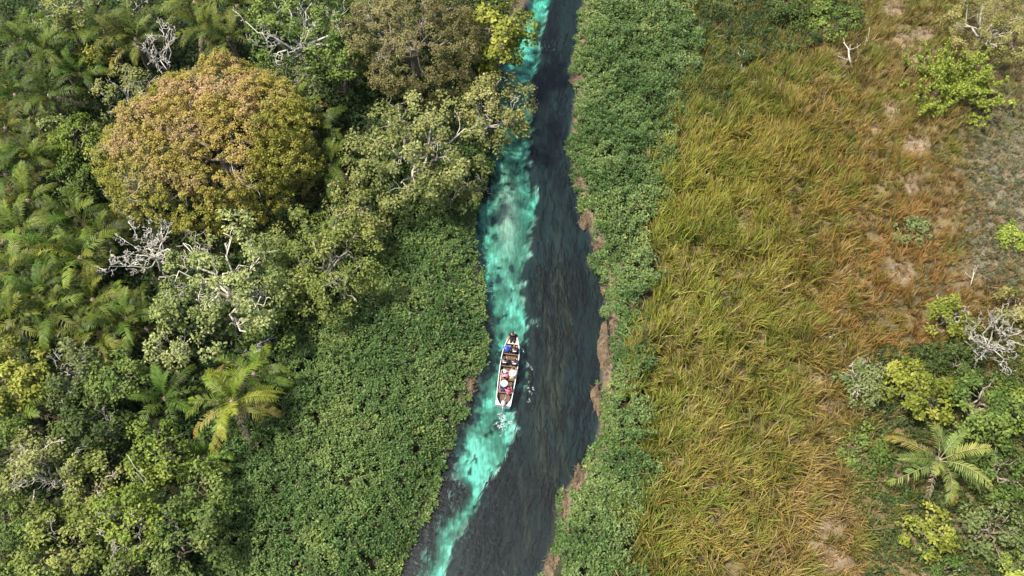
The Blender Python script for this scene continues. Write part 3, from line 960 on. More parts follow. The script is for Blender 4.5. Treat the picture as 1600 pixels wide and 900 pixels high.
# forest undergrowth left and thicket lower right
forest_px = [(-140, -160), (800, -160), (790, 30), (770, 120), (760, 300), (600, 330), (550, 460), (430, 560), (310, 720), (350, 800), (340, 1040), (-140, 1040)]
def h_forest(x, y, d):
    return 0.4 + 1.9 * fbm2(x * 0.5, y * 0.5, 131, 4) ** 1.5
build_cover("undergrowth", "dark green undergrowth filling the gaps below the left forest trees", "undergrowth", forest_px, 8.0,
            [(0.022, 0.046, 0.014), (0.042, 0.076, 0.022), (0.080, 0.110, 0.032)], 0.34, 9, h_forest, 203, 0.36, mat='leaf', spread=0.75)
thicket_px = [(1330, 560), (1450, 540), (1700, 440), (1740, 1040), (1330, 1040), (1345, 850), (1310, 760), (1325, 660)]
def h_thick(x, y, d):
    return 0.25 + 1.5 * fbm2(x * 0.6, y * 0.6, 141, 4) ** 1.5
build_cover("thicket", "low green scrubby thicket around the palm at lower right", "undergrowth", thicket_px, 15.0,
            [(0.030, 0.052, 0.016), (0.058, 0.086, 0.026), (0.120, 0.135, 0.040)], 0.22, 11, h_thick, 204, 0.45, mat='leaf', spread=0.75)
verge_px = [(1040, -120), (1340, -120), (1340, 60), (1240, 90), (1150, 110), (1125, 200), (1075, 260), (1040, 180)]
def h_verge(x, y, d):
    return 0.3 + 2.0 * fbm2(x * 0.5, y * 0.5, 151, 4) ** 1.8
build_cover("verge_scrub", "dark green low scrub above the grass between bank plants and meadow", "undergrowth", verge_px, 13.0,
            [(0.034, 0.060, 0.022), (0.060, 0.090, 0.030), (0.110, 0.130, 0.042)], 0.24, 10, h_verge, 205, 0.36, mat='leaf', spread=0.8)
scrub_px = [(1505, 180), (1680, 170), (1700, 470), (1540, 470), (1500, 380)]
def h_scrub(x, y, d):
    return 0.08 + 0.7 * fbm2(x * 0.7, y * 0.7, 161, 4) ** 1.8
build_cover("grey_scrub", "greyish green low scrub on pale soil at the right edge", "undergrowth", scrub_px, 14.0,
            [(0.06, 0.08, 0.04), (0.11, 0.125, 0.07), (0.19, 0.18, 0.12)], 0.17, 10, h_scrub, 206, 0.3, mat='leaf', spread=0.8)

# ------------------------------------------------------------------ trees
def gold_colours(P, C, rng):
    # the upper middle of this crown is in rusty pink blossom, the rim yellow green
    r = np.hypot(P[:, 0] / 7.0, P[:, 1] / 7.0)
    f = fbm2(P[:, 0] * 0.45 + 9, P[:, 1] * 0.45, 611, 3) - 0.5
    rim = sstep(0.55, 0.95, r + f * 0.9 + 0.14 * (P[:, 2] < -0.2))
    C = C + (np.array([0.190, 0.195, 0.032]) - C) * (rim * 0.85)[:, None]
    pk = sstep(0.46, 0.64, fbm2(P[:, 0] * 0.55, P[:, 1] * 0.55 + P[:, 2] * 0.3, 621, 4)) * (1 - rim)
    return C + (np.array([0.40, 0.26, 0.165]) - C) * (pk * 0.75 * rng.uniform(0.3, 1, len(P)))[:, None]

T = make_tree
T("blossom_tree", "huge domed tree with rusty gold crown, largest of all the trees", "tree", 325, 200, 186, 'gold', 5.8, seed=11, squash=0.50, taper=0.33, cl=2.2, per=17, ls=0.135, cr=0.22, poke=-0.12,
  gap=0.04, lobes=0.17, colfn=gold_colours, limbs=8, limb_r=0.35, dead_twigs=7, low=0.30)
T("brown_tree", "large fine-leaved tree with dull brown crown at the top edge", "tree", 642, 40, 112, 'brown', 6.2, seed=12, squash=0.75, cl=2.0, per=20, ls=0.14, cr=0.26, poke=-0.08, gap=0.05, lobes=0.15, limbs=7, dead_twigs=5, low=0.4)
T("glossy_tree", "glossy yellow green tree overhanging the river at the top edge", "tree", 782, 42, 58, 'yellow', 4.6, seed=13, squash=0.9, cl=1.6, per=26, ls=0.27, cr=0.5, gap=0.10, lobes=0.2, limbs=5, low=0.45, aspect=0.6, lean=(1.2, 0))
T("river_tree", "olive tree leaning over the turquoise channel below the glossy tree", "tree", 782, 165, 54, [(0.116, 0.128, 0.037), (0.201, 0.201, 0.061), (0.317, 0.299, 0.122)], 4.0, seed=14, squash=0.75, cl=1.8, per=30, ls=0.21, cr=0.5, gap=0.10, limbs=5, lean=(1.8, 0.4), bark='pale_bark', low=0.4)
T("olive_tree", "wide olive tree with pale crooked limbs showing, beside the turquoise channel", "tree", 655, 228, 112, 'olive', 4.6, seed=15, squash=0.5, cl=1.35, per=28, ls=0.22, cr=0.5, gap=0.34, lobes=0.28, limbs=7, bark='pale_bark', bark_tint=(0.95, 0.9, 0.8), poke=0.0, low=0.3)
T("olive_tree", "small olive tree drooping to the water at the channel's narrow bend", "tree", 722, 283, 42, 'olive', 2.4, seed=16, squash=0.7, cl=1.4, per=28, ls=0.2, cr=0.45, gap=0.25, limbs=6, bark='pale_bark', bark_tint=(0.9, 0.85, 0.75), lean=(0.6, 0), low=0.4)
T("white_limbed_tree", "open tree with twisting white limbs over green leaves at the top edge", "tree", 458, 42, 78, 'green', 6.0, seed=17, squash=0.5, cl=1.1, per=28, ls=0.22, cr=0.5, gap=0.42, limbs=8, bark='pale_bark', bark_tint=(1.15, 1.15, 1.1), poke=0.22, sub=(2, 5))
T("grey_green_tree", "grey green twiggy tree between the gold dome and the brown tree", "tree", 445, 130, 62, 'grey', 4.4, seed=18, squash=0.6, cl=1.3, per=28, ls=0.18, cr=0.45, gap=0.3, limbs=7, bark='pale_bark', bark_tint=(0.75, 0.72, 0.66), poke=0.05)
T("green_tree", "dark green tree crown wedged against the brown tree's left side", "tree", 528, 85, 42, 'green', 4.8, seed=19, squash=0.8, cl=1.6, per=28, ls=0.24, cr=0.5, gap=0.1, limbs=5, low=0.4)
T("pale_tree", "pale green open tree with bone white limbs below the gold dome", "tree", 345, 440, 112, 'pale', 5.2, seed=20, squash=0.55, cl=1.35, per=28, ls=0.21, cr=0.48, gap=0.33, lobes=0.25, limbs=9, bark='pale_bark', bark_tint=(1.3, 1.25, 1.15), poke=0.07, dead_twigs=4, low=0.3)
T("bare_tree", "leafless white tree tangled at the pale tree's left side", "dead tree", 224, 383, 62, 'pale', 4.4, seed=21, squash=0.6, limbs=9, limb_r=0.5, bark='pale_bark', bark_tint=(1.25, 1.25, 1.2), bare=True, poke=0.1, sub=(3, 5))
T("spreading_tree", "broad mid green tree above the left marsh, right of the pale tree", "tree", 505, 400, 96, [(0.085, 0.116, 0.027), (0.146, 0.177, 0.041), (0.232, 0.250, 0.067)], 4.0, seed=22, squash=0.6, cl=1.7, per=32, ls=0.2, cr=0.5, gap=0.16, lobes=0.22, limbs=7, bark='pale_bark', bark_tint=(0.7, 0.66, 0.58), dead_twigs=3, low=0.4)
T("yellow_green_tree", "yellow green tree between gold dome and wide olive tree's lower edge", "tree", 560, 322, 52, [(0.098, 0.122, 0.030), (0.165, 0.183, 0.049), (0.244, 0.244, 0.079)], 3.6, seed=23, squash=0.7, cl=1.6, per=30, ls=0.2, cr=0.48, gap=0.18, limbs=6, low=0.4)
T("low_tree", "green low tree below the pale tree, above the fan of yellowed palm fronds", "tree", 405, 520, 44, 'green', 3.0, seed=24, squash=0.7, cl=1.6, per=28, ls=0.21, cr=0.46, gap=0.15, limbs=5, bark='pale_bark', low=0.4)
T("low_tree", "small yellowish green tree with pale drooping twigs above the dark half hidden palm", "tree", 268, 535, 36, 'pale', 3.2, seed=25, squash=0.7, cl=1.4, per=26, ls=0.2, cr=0.42, gap=0.25, limbs=5, bark='pale_bark', dead_twigs=3, low=0.4)
T("bare_tree", "small leafless white tree above the gold dome's upper left", "dead tree", 250, 72, 40, 'pale', 5.4, seed=26, squash=0.75, limbs=6, bark='pale_bark', bark_tint=(1.15, 1.12, 1.1), bare=True, poke=0.05, sub=(3, 4))
T("bare_tree", "fallen pale bare tree at the top edge above the small leafless tree", "dead tree", 205, 4, 36, 'pale', 4.6, seed=27, squash=0.5, limbs=5, bark='pale_bark', bark_tint=(1.1, 1.1, 1.05), bare=True, sub=(2, 4))
T("mossy_tree", "yellowish tree with hanging white branches at the top left corner", "tree", 92, 10, 58, [(0.122, 0.146, 0.037), (0.195, 0.220, 0.055), (0.293, 0.299, 0.091)], 5.0, seed=28, squash=0.5, cl=1.2, per=28, ls=0.18, cr=0.45, gap=0.35, limbs=7, bark='pale_bark', bark_tint=(1.0, 1.0, 0.9), poke=0.15, low=0.3)
T("bush", "light green leafy bush at the gold dome's left foot", "bush", 112, 215, 44, 'bright', 3.2, seed=29, squash=0.75, cl=1.6, per=30, ls=0.19, cr=0.45, gap=0.12, limbs=5, low=0.4)
T("bush", "pale green leafy bush left of the gold dome, among the palms", "bush", 72, 205, 34, 'pale', 3.0, seed=30, squash=0.7, cl=1.5, per=28, ls=0.18, cr=0.4, gap=0.15, limbs=5, low=0.4)
T("bush", "mid green bush pressed under the gold dome's lower left rim", "bush", 110, 280, 38, 'green', 2.6, seed=31, squash=0.75, cl=1.6, per=28, ls=0.19, cr=0.42, gap=0.15, limbs=5, low=0.4)
T("bush", "yellowish feathery bush among palms above the light green bush", "bush", 140, 86, 22, 'yellow', 3.4, seed=32, squash=0.9, cl=1.8, per=28, ls=0.17, cr=0.35, gap=0.05, limbs=4, low=0.4)
T("bush", "olive scrubby bush touching the gold dome's upper left rim", "bush", 190, 140, 46, 'olive', 3.6, seed=33, squash=0.65, cl=1.5, per=28, ls=0.17, cr=0.42, gap=0.25, limbs=6, bark='pale_bark', low=0.4)
# lower left
LL = [
    ("yellow_green_tree", "yellow green tree cut by the left edge below the palm thicket", 16, 585, 50, 'yellow', 4.2, 0.22, 0.06),
    ("twiggy_tree", "greyish tree with pale twigs at left, below the palm thicket", 105, 570, 52, 'grey', 3.8, 0.19, 0.25),
    ("green_tree", "mid green tree between greyish twiggy tree and the fan palms", 178, 590, 46, 'green', 3.8, 0.2, 0.2),
    ("dark_tree", "dark green tree in the hollow left of the bright rounded tree", 140, 665, 56, 'dark', 3.8, 0.22, 0.15),
    ("round_tree", "bright yellow green rounded tree left of the yellowed palm", 240, 702, 44, 'bright', 3.8, 0.19, 0.04),
    ("white_branched_tree", "olive green tree with stark white bare branches near the left edge", 62, 735, 62, 'olive', 4.2, 0.2, 0.28),
    ("green_tree", "green tree at left edge above the bottom corner", 10, 700, 46, 'green', 3.6, 0.2, 0.2),
    ("yellow_green_tree", "yellow green tree with a thick crown right of the white branches", 138, 752, 48, [(0.085, 0.116, 0.027), (0.146, 0.177, 0.041), (0.232, 0.250, 0.067)], 4.0, 0.2, 0.12),
    ("green_tree", "green tree by the marsh edge right below the yellowed palm", 318, 772, 44, 'green', 3.0, 0.2, 0.18),
    ("yellow_green_tree", "tree with pale tuft crown in the middle of the lower left trees", 195, 815, 56, 'bright', 4.2, 0.21, 0.1),
    ("green_tree", "green spreading tree at the bottom beside the left marsh", 290, 835, 62, [(0.061, 0.098, 0.024), (0.110, 0.152, 0.039), (0.183, 0.213, 0.061)], 3.6, 0.2, 0.15),
    ("yellow_green_tree", "yellow green tree at the bottom left edge of the picture", 100, 860, 66, [(0.085, 0.122, 0.027), (0.152, 0.183, 0.041), (0.244, 0.262, 0.067)], 4.2, 0.2, 0.1),
    ("green_tree", "green tree in the bottom left corner", 15, 835, 56, 'green', 3.8, 0.2, 0.15),
    ("olive_tree", "olive green tree cut by the bottom edge left of the marsh", 225, 905, 54, [(0.073, 0.104, 0.029), (0.134, 0.165, 0.046), (0.220, 0.232, 0.073)], 3.6, 0.2, 0.15),
]
for q, (nm, lb, x, y, r, pl, hm, ls_, gp) in enumerate(LL):
    T(nm, lb, "tree", x, y, r, pl, hm, seed=60 + q, squash=0.68, cl=1.7, per=30, ls=ls_, cr=0.46, gap=gp, lobes=0.24, limbs=6, low=0.4,
      bark='pale_bark' if q in (1, 5, 9, 3) else 'bark', bark_tint=(1.05, 1.02, 0.95) if q in (1, 5, 9) else (0.8, 0.78, 0.7), poke=0.12 if q in (5, 9) else 0.0, dead_twigs=3 if q in (1, 5, 7, 9, 11) else 0)
# right side
T("acacia", "thin yellowish acacia in the top right corner", "tree", 1548, 38, 70, 'acacia', 2.8, seed=81, squash=0.6, cl=1.6, per=34, ls=0.13, cr=0.4, gap=0.22, limbs=7, bark='pale_bark', bark_tint=(0.8, 0.78, 0.7), dead_twigs=3, low=0.3)
T("bush", "green bush at the top edge above the meadow's dead branches", "bush", 1300, 28, 40, 'green', 1.3, kind='shrub', seed=83, squash=0.5, cl=1.6, per=26, ls=0.2, cr=0.4, gap=0.25, limbs=5, low=0.3)
T("bush", "dark green bush at the top edge, left of the other meadow bush", "bush", 1235, 14, 38, 'dark', 1.3, kind='shrub', seed=84, squash=0.5, cl=1.6, per=26, ls=0.2, cr=0.4, gap=0.25, limbs=5, low=0.3)
T("bush", "small green bush alone in the brown part of the meadow", "bush", 1426, 360, 25, 'grey', 0.9, kind='shrub', seed=85, squash=0.5, cl=1.8, per=24, ls=0.19, cr=0.3, gap=0.2, limbs=5, low=0.3)
T("bush", "small lime bush at the right edge beside grey scrub", "bush", 1588, 368, 22, 'bright', 0.9, kind='shrub', seed=86, squash=0.55, cl=2.0, per=26, ls=0.18, cr=0.3, gap=0.1, limbs=5, low=0.3)
T("bare_tree", "leafless white tree with fine twigs at the right edge", "dead tree", 1560, 528, 68, 'grey', 3.2, seed=87, squash=0.7, limbs=9, bark='pale_bark', bark_tint=(0.8, 0.8, 0.76), limb_r=0.45, bare=True, poke=0.05, sub=(3, 5))
T("bush", "yellow green bush left of the leafless white tree", "bush", 1488, 490, 36, 'yellow', 2.2, seed=88, squash=0.6, cl=1.6, per=28, ls=0.19, cr=0.4, gap=0.2, limbs=5, bark='pale_bark', low=0.4)
T("bush", "yellowish bush at the right edge above the leafless white tree", "bush", 1590, 478, 28, 'acacia', 2.0, seed=89, squash=0.6, cl=1.6, per=28, ls=0.18, cr=0.38, gap=0.2, limbs=5, low=0.4)
T("bush", "grey green bush where the meadow meets the lower right thicket", "bush", 1352, 592, 38, 'grey', 2.0, seed=90, squash=0.65, cl=1.7, per=30, ls=0.18, cr=0.42, gap=0.12, limbs=6, bark='pale_bark', dead_twigs=2, low=0.4)
T("bush", "bright yellow green bush above the lower right palm", "bush", 1440, 606, 48, 'yellow', 2.6, seed=91, squash=0.7, cl=1.6, per=30, ls=0.24, cr=0.45, gap=0.12, limbs=6, low=0.4)
T("tree", "mid green leafy tree below the leafless white tree", "tree", 1545, 630, 54, 'green', 3.0, seed=92, squash=0.65, cl=1.7, per=30, ls=0.22, cr=0.46, gap=0.12, limbs=6, low=0.4)
T("tree", "yellow-tinged green tree cut by the right edge, level with the palm's top", "tree", 1600, 640, 38, 'bright', 2.8, seed=93, squash=0.7, cl=1.7, per=28, ls=0.2, cr=0.42, gap=0.12, limbs=5, low=0.4)
T("bush", "small dark bush between yellow green bush and leafless white tree", "bush", 1500, 565, 40, 'dark', 1.8, seed=94, squash=0.6, cl=1.6, per=28, ls=0.2, cr=0.42, gap=0.2, limbs=5, low=0.4)
T("bush", "pale yellow green bush just below the lower right palm", "bush", 1452, 828, 40, 'yellow', 2.0, seed=95, squash=0.55, cl=1.4, per=26, ls=0.21, cr=0.38, gap=0.3, limbs=6, low=0.3)
T("bush", "grey green bush near the bottom right corner", "bush", 1562, 832, 50, 'grey', 2.2, seed=96, squash=0.6, cl=1.7, per=28, ls=0.19, cr=0.44, gap=0.18, limbs=6, low=0.4)
T("bush", "lime green bush in the very bottom right corner", "bush", 1592, 893, 28, 'lime', 1.6, seed=97, squash=0.7, cl=1.8, per=28, ls=0.2, cr=0.38, gap=0.08, limbs=5, low=0.4)
T("bush", "dark green bush right of the lower right palm", "bush", 1568, 735, 46, 'green', 2.0, seed=98, squash=0.55, cl=1.6, per=28, ls=0.2, cr=0.44, gap=0.2, limbs=5, low=0.4)
T("bush", "green bush at the bottom edge left of the bottom right corner", "bush", 1470, 900, 44, 'green', 1.6, seed=99, squash=0.55, cl=1.5, per=26, ls=0.19, cr=0.42, gap=0.25, limbs=5, dead_twigs=2, low=0.4)
T("bush", "dull green bush at the thicket's meadow edge left of the palm", "bush", 1352, 705, 40, 'green', 1.0, kind='shrub', seed=100, squash=0.45, cl=1.5, per=26, ls=0.18, cr=0.38, gap=0.3, limbs=5, low=0.3)

# lime bush: rising wands densely set with small leaves
def wand_bush(name, label, px, py, rpx, seed, pal, n=46, hz=1.0):
    rng = np.random.default_rng(seed)
    c = at(px, py, hz)
    R = rpx * depth_at(c) / FPX
    root = empty(name, (c[0], c[1], 0.12)); tag(root, label, "bush")
    Vs, Cs, tb = [], [], []
    for k in range(n):
        a = 2.39996 * k + rng.normal(0, 0.2)
        el = rng.uniform(0.15, 1.25)
        f = 0.75 + 0.5 * noise2(np.array([math.cos(a) * 1.5 + 4]), np.array([math.sin(a) * 1.5 + 4]), seed)[0]
        l = R * f * rng.uniform(0.75, 1.1)
        e = np.array([math.cos(a) * math.cos(el), math.sin(a) * math.cos(el), math.sin(el) * 0.95]) * l + np.array([0, 0, 0.1])
        br = branch_set((0, 0, -0.1), e, 0.03, rng, 1, 0.06, 4, 0.35, 0.5, 0.008, 5)
        tb.append(br)
        for (P, r_, s_) in br:
            m = 90 if len(P) == 7 else 60
            t = rng.uniform(0.30 if len(P) == 7 else 0.1, 1.02, m)
            Q = np.stack([np.interp(t, np.linspace(0, 1, len(P)), P[:, q]) for q in range(3)], -1)
            D = unit(rng.normal(0, 1, (m, 3)) + np.array([0, 0, 0.5]) + unit(P[-1:] - P[:1]) * 0.7)
            Q = Q + rng.normal(0, 0.05, (m, 3))
            L = rng.uniform(0.12, 0.24, m)
            Nn = unit(np.array([0, 0, 1.0]) + rng.normal(0, 0.45, (m, 3)))
            Vs.append(leaf_quads(Q, D, Nn, L, L * 0.55))
            Cs.append(palette(PAL[pal], np.clip(rng.normal(0.5 , 0.22, m), 0, 1)))
    for k in range(0, n, 6):
        link("limb", tubes_mesh("limb", sum(tb[k:k + 6], [])), M['bark'], root, color=(1, 0.95, 0.85))
    V = np.concatenate(Vs); V[..., 2] = np.maximum(V[..., 2], 0.02)
    link("crown", quads_to_mesh("crown", V, np.concatenate(Cs)), M['leaf'], root, color=(1, 1, 1))
wand_bush("lime_bush", "bright lime green spiky bush on dry soil below the corner acacia", 1488, 142, 84, 701, 'lime')

# ------------------------------------------------------------------ palms
P_ = make_palm
P_("palm", "yellow tinged palm with dry tips fanning out over the left marsh's edge", 368, 634, 3.6, 1.02, 901, (1.15, 0.98, 0.8), counts=(4, 7, 3, 3, 4))
P_("palm", "dark green palm half hidden left of the yellow tinged palm", 258, 622, 2.6, 0.85, 902, (0.6, 0.66, 0.6), counts=(4, 6, 3, 1, 0))
P_("palm", "drooping palm with brown dead fronds behind the yellow tinged palm", 395, 585, 2.6, 0.85, 903, (0.95, 0.95, 0.9), counts=(2, 4, 2, 4, 1))
P_("palm", "lone grey green palm with browned drooping fronds in the lower right thicket", 1468, 724, 2.9, 1.0, 904, (1.6, 1.3, 2.0), counts=(3, 4, 3, 2, 3))
P_("palm", "dark palm below the yellow tinged palm, at the marsh edge", 318, 718, 1.5, 0.7, 905, (0.8, 0.9, 0.8), counts=(2, 4, 2, 2, 1))
thicket = [
    (24, 62, 4.2, "palm at the left edge just under the mossy tree"), (62, 78, 4.0, "upright palm right below the mossy tree's hanging branches"), (118, 52, 4.0, "palm behind the yellowish feathery bush"),
    (160, 58, 4.4, "bright fan-crowned palm between mossy tree and small leafless tree"), (205, 62, 4.2, "palm touching the small leafless tree's left side"), (200, 28, 4.0, "palm below the fallen bare tree at the top edge"),
    (312, 40, 4.2, "palm right of the small leafless tree, above the gold dome"), (362, 58, 4.2, "palm directly above the gold dome's top"), (372, 15, 4.6, "palm at the top edge left of the white limbed tree"),
    (300, 5, 4.4, "palm at the top edge above the small leafless tree"), (95, 100, 3.6, "brown-tipped palm above the pale bush"), (28, 150, 4.0, "bright palm at the left edge above the pale bush"),
    (80, 152, 3.8, "long-fronded palm right above the light green bush"), (8, 200, 3.6, "palm cut by the left edge beside the pale bush"), (45, 258, 3.4, "palm with arched yellowed fronds below the pale bush"),
    (12, 275, 3.6, "bright palm cut by the left edge level with the gold dome's foot"), (52, 312, 3.2, "palm with one dead frond left of the gold dome's foot"), (108, 340, 3.6, "palm with paddle-like fronds under the gold dome's lower left"),
    (30, 360, 3.4, "dark palm at the left edge, level with the leafless tangle"), (72, 398, 3.8, "pale fronded palm in the middle of the palm thicket"), (120, 412, 3.8, "spiky palm left of the leafless white tangle"),
    (150, 360, 3.2, "palm squeezed between gold dome and leafless white tangle"), (18, 432, 3.6, "palm at the left edge in the lower palm thicket"), (62, 462, 3.6, "long drooping palm in the lower palm thicket"),
    (92, 492, 3.4, "yellowish starry palm low in the palm thicket"), (145, 470, 3.4, "palm below the leafless white tangle's lowest limb"), (200, 500, 3.2, "feathery palm with dead brown fronds below the leafless tangle"),
    (20, 505, 3.2, "palm at the left edge above the yellow green tree"), (160, 520, 2.6, "low palm above the mid green tree in the lower left"), (498, 205, 3.4, "shaded palm between gold dome and wide olive tree"),
    (525, 262, 3.0, "shaded palm at the gold dome's right rim, lower one"), (470, 168, 3.6, "shaded palm below the grey green twiggy tree"), (545, 30, 4.0, "palm in the shade at the brown tree's left"), (35, 640, 2.6, "dark palm at the left edge below the yellow green tree"),
    (235, 520, 2.6, "dark low palm left of the small yellowish tree"), (130, 120, 3.0, "palm with a curled dead frond beside the yellowish feathery bush"),
]
for q, (x, y, hc, lb) in enumerate(thicket):
    rr = np.random.default_rng(950 + q)
    tint = np.array([1.0, 1.0, 0.95]) * rr.uniform(0.42, 0.88) * np.array([rr.uniform(0.9, 1.3), 1, rr.uniform(0.85, 1.1)])
    P_("palm", lb, x, y, hc, rr.uniform(0.85, 1.05), 920 + q, tint, "palms of the left thicket", counts=(int(rr.integers(2, 5)), int(rr.integers(5, 9)), int(rr.integers(2, 5)), int(rr.integers(0, 3)), int(rr.integers(0, 3))))

# ------------------------------------------------------------------ dead wood in the meadow
def dead_wood(name, label, pts_px, z0, z1, r, seed, cat="dead branch", sub=2, tint=(1.1, 1.08, 1.02), depth=1):
    rng = np.random.default_rng(seed)
    a = at(*pts_px[0], z0); b = at(*pts_px[1], z1)
    L = b - a
    if z1 > z0 + 0.3:      # snags rise out of the soil
        a = a.copy()
    root = empty(name, (a[0], a[1], a[2])); tag(root, label, cat)
    tb = branch_set((0, 0, -0.02), b - a, r, rng, depth, 0.05, sub, 0.5, 0.2, 0.012, 6)
    link("stem", tubes_mesh("stem", tb[:1]), M['pale_bark'], root, color=tint)
    for t in (tb[1:] if depth == 1 else [tb[1:]] if len(tb) > 1 else []):
        link("branch", tubes_mesh("branch", [t] if depth == 1 else t), M['pale_bark'], root, color=tint)
    return root, a, b
dead_wood("dead_snag", "white forked dead snag standing in the meadow below the green bush", [(1332, 108), (1318, 66)], 0.2, 1.4, 0.10, 801, sub=4)
dead_wood("dead_limb", "grey curved dead limb right of the white forked snag", [(1333, 100), (1358, 58)], 0.25, 1.0, 0.06, 802, sub=3)
dead_wood("fallen_branch", "short white fallen branch at the top of the meadow", [(1352, 37), (1378, 30)], 0.45, 0.5, 0.07, 803, sub=2)
dead_wood("dead_stick", "thin white upright stick near the bank scrub at upper middle", [(1158, 106), (1164, 75)], 0.3, 1.2, 0.06, 804, sub=2)
dead_wood("stump", "short pale stump below the white forked snag", [(1314, 142), (1321, 132)], 0.3, 0.8, 0.10, 805, sub=1, cat="stump")
dead_wood("stump", "short bone white stump in the middle of the upper meadow", [(1293, 264), (1297, 247)], 0.3, 1.0, 0.10, 806, sub=1, cat="stump")
dead_wood("dead_sapling", "thin grey dead sapling at the right edge of the brown meadow", [(1515, 450), (1524, 415)], 0.3, 1.5, 0.04, 807, sub=4)
dead_wood("bleached_stick", "tiny bleached stick lying in the brown meadow", [(1296, 527), (1306, 521)], 0.75, 0.8, 0.05, 808, sub=1)
dead_wood("twig_heap", "grey heap of dry twigs below the lime bush", [(1468, 232), (1482, 255)], 0.2, 0.5, 0.05, 809, sub=7, depth=2, tint=(0.7, 0.66, 0.62))
dead_wood("twig_heap", "brown dry twigs at meadow edge above the yellow green bush", [(1498, 440), (1512, 433)], 0.3, 0.7, 0.04, 810, sub=6, depth=2, tint=(0.75, 0.65, 0.55))
dead_wood("twig_heap", "grey twigs sticking out of the thicket left of yellow green bush", [(1448, 512), (1470, 520)], 0.6, 1.0, 0.04, 811, sub=6, depth=2, tint=(0.9, 0.88, 0.85))
zz = at(203, 778, 4.3); qx, qy = proj(np.array([zz[0], zz[1], 0.15]))
dead_wood("dead_sapling", "bare white zigzag stem sticking up among the lower left trees", [(float(qx), float(qy)), (212, 738)], 0.15, 5.4, 0.05, 812, sub=4)

# ------------------------------------------------------------------ the boat
def solid(name, c, rough=0.7, var=0.15, scale=8.0, metallic=0.0, spec=0.3, bump=0.1):
    c = np.array(c)
    return noise_material(name, tuple(c * (1 - var)), tuple(np.minimum(c * (1 + var), 0.95)), scale, rough, spec, bump, metallic)
M['alu'] = solid("painted_aluminium", (0.56, 0.57, 0.55), 0.4, 0.1, 5.0, 0.2, 0.5)
M['alu_in'] = solid("scuffed_inner_hull", (0.10, 0.085, 0.07), 0.7, 0.3, 6.0)
M['wood'] = noise_material("worn_bench_wood", (0.075, 0.046, 0.030), (0.15, 0.095, 0.062), 5.0, 0.75, 0.25, 0.2, stretch=(1, 8, 8))
M['plank'] = noise_material("floor_wood", (0.055, 0.036, 0.026), (0.12, 0.08, 0.055), 5.0, 0.8, 0.2, 0.2, stretch=(8, 1, 8))
M['deck'] = solid("cream_deck", (0.42, 0.35, 0.26), 0.6, 0.1)
M['steel'] = solid("grey_steel", (0.32, 0.33, 0.34), 0.4, 0.15, 9.0, 0.6, 0.5)
M['pole'] = solid("weathered_pole", (0.42, 0.38, 0.33), 0.7, 0.2)
M['engine'] = solid("engine_cover", (0.33, 0.27, 0.26), 0.45, 0.2)
M['skin'] = solid("skin", (0.32, 0.18, 0.115), 0.5, 0.06, 12.0, bump=0.02)
M['hair'] = solid("dark_hair", (0.012, 0.010, 0.009), 0.45, 0.2, 30.0)
M['eye'] = solid("eye_dark", (0.02, 0.015, 0.012), 0.2, 0.05)
M['lip'] = solid("lip", (0.32, 0.12, 0.09), 0.5, 0.05)
def cloth(name, c): M[name] = solid(name, c, 0.85, 0.12, 14.0, 0, 0.15, 0.15)
cloth('cloth_black', (0.014, 0.014, 0.017)); cloth('cloth_blue', (0.025, 0.07, 0.33)); cloth('cloth_navy', (0.022, 0.035, 0.11)); cloth('cloth_white', (0.5, 0.5, 0.5))
cloth('cloth_pink', (0.55, 0.22, 0.26)); cloth('cloth_rose', (0.58, 0.09, 0.17)); cloth('cloth_beige', (0.55, 0.40, 0.25)); cloth('cloth_grey', (0.045, 0.045, 0.055)); cloth('cloth_brown', (0.12, 0.07, 0.05))
M['straw'] = solid("straw_hat", (0.58, 0.51, 0.37), 0.8, 0.06, 40.0, bump=0.2)

bow_w = at(803.0, 519.5, 0.50); stern_w = at(786.0, 634.0, 0.40)
b_dir = bow_w[:2] - stern_w[:2]
BL = float(np.linalg.norm(b_dir)); b_dir = b_dir / BL
B_ANG = math.atan2(b_dir[1], b_dir[0]) - math.pi / 2
b_right = np.array([b_dir[1], -b_dir[0]])
B_ORG = stern_w[:2]
boat = empty("motor_boat", (B_ORG[0], B_ORG[1], 0.0), B_ANG)
tag(boat, "long narrow white motor boat carrying passengers up the turquoise channel", "boat")

def to_boat(px, py, z):
    p = at(px, py, z)[:2] - B_ORG
    return float(p @ b_right), float(p @ b_dir)

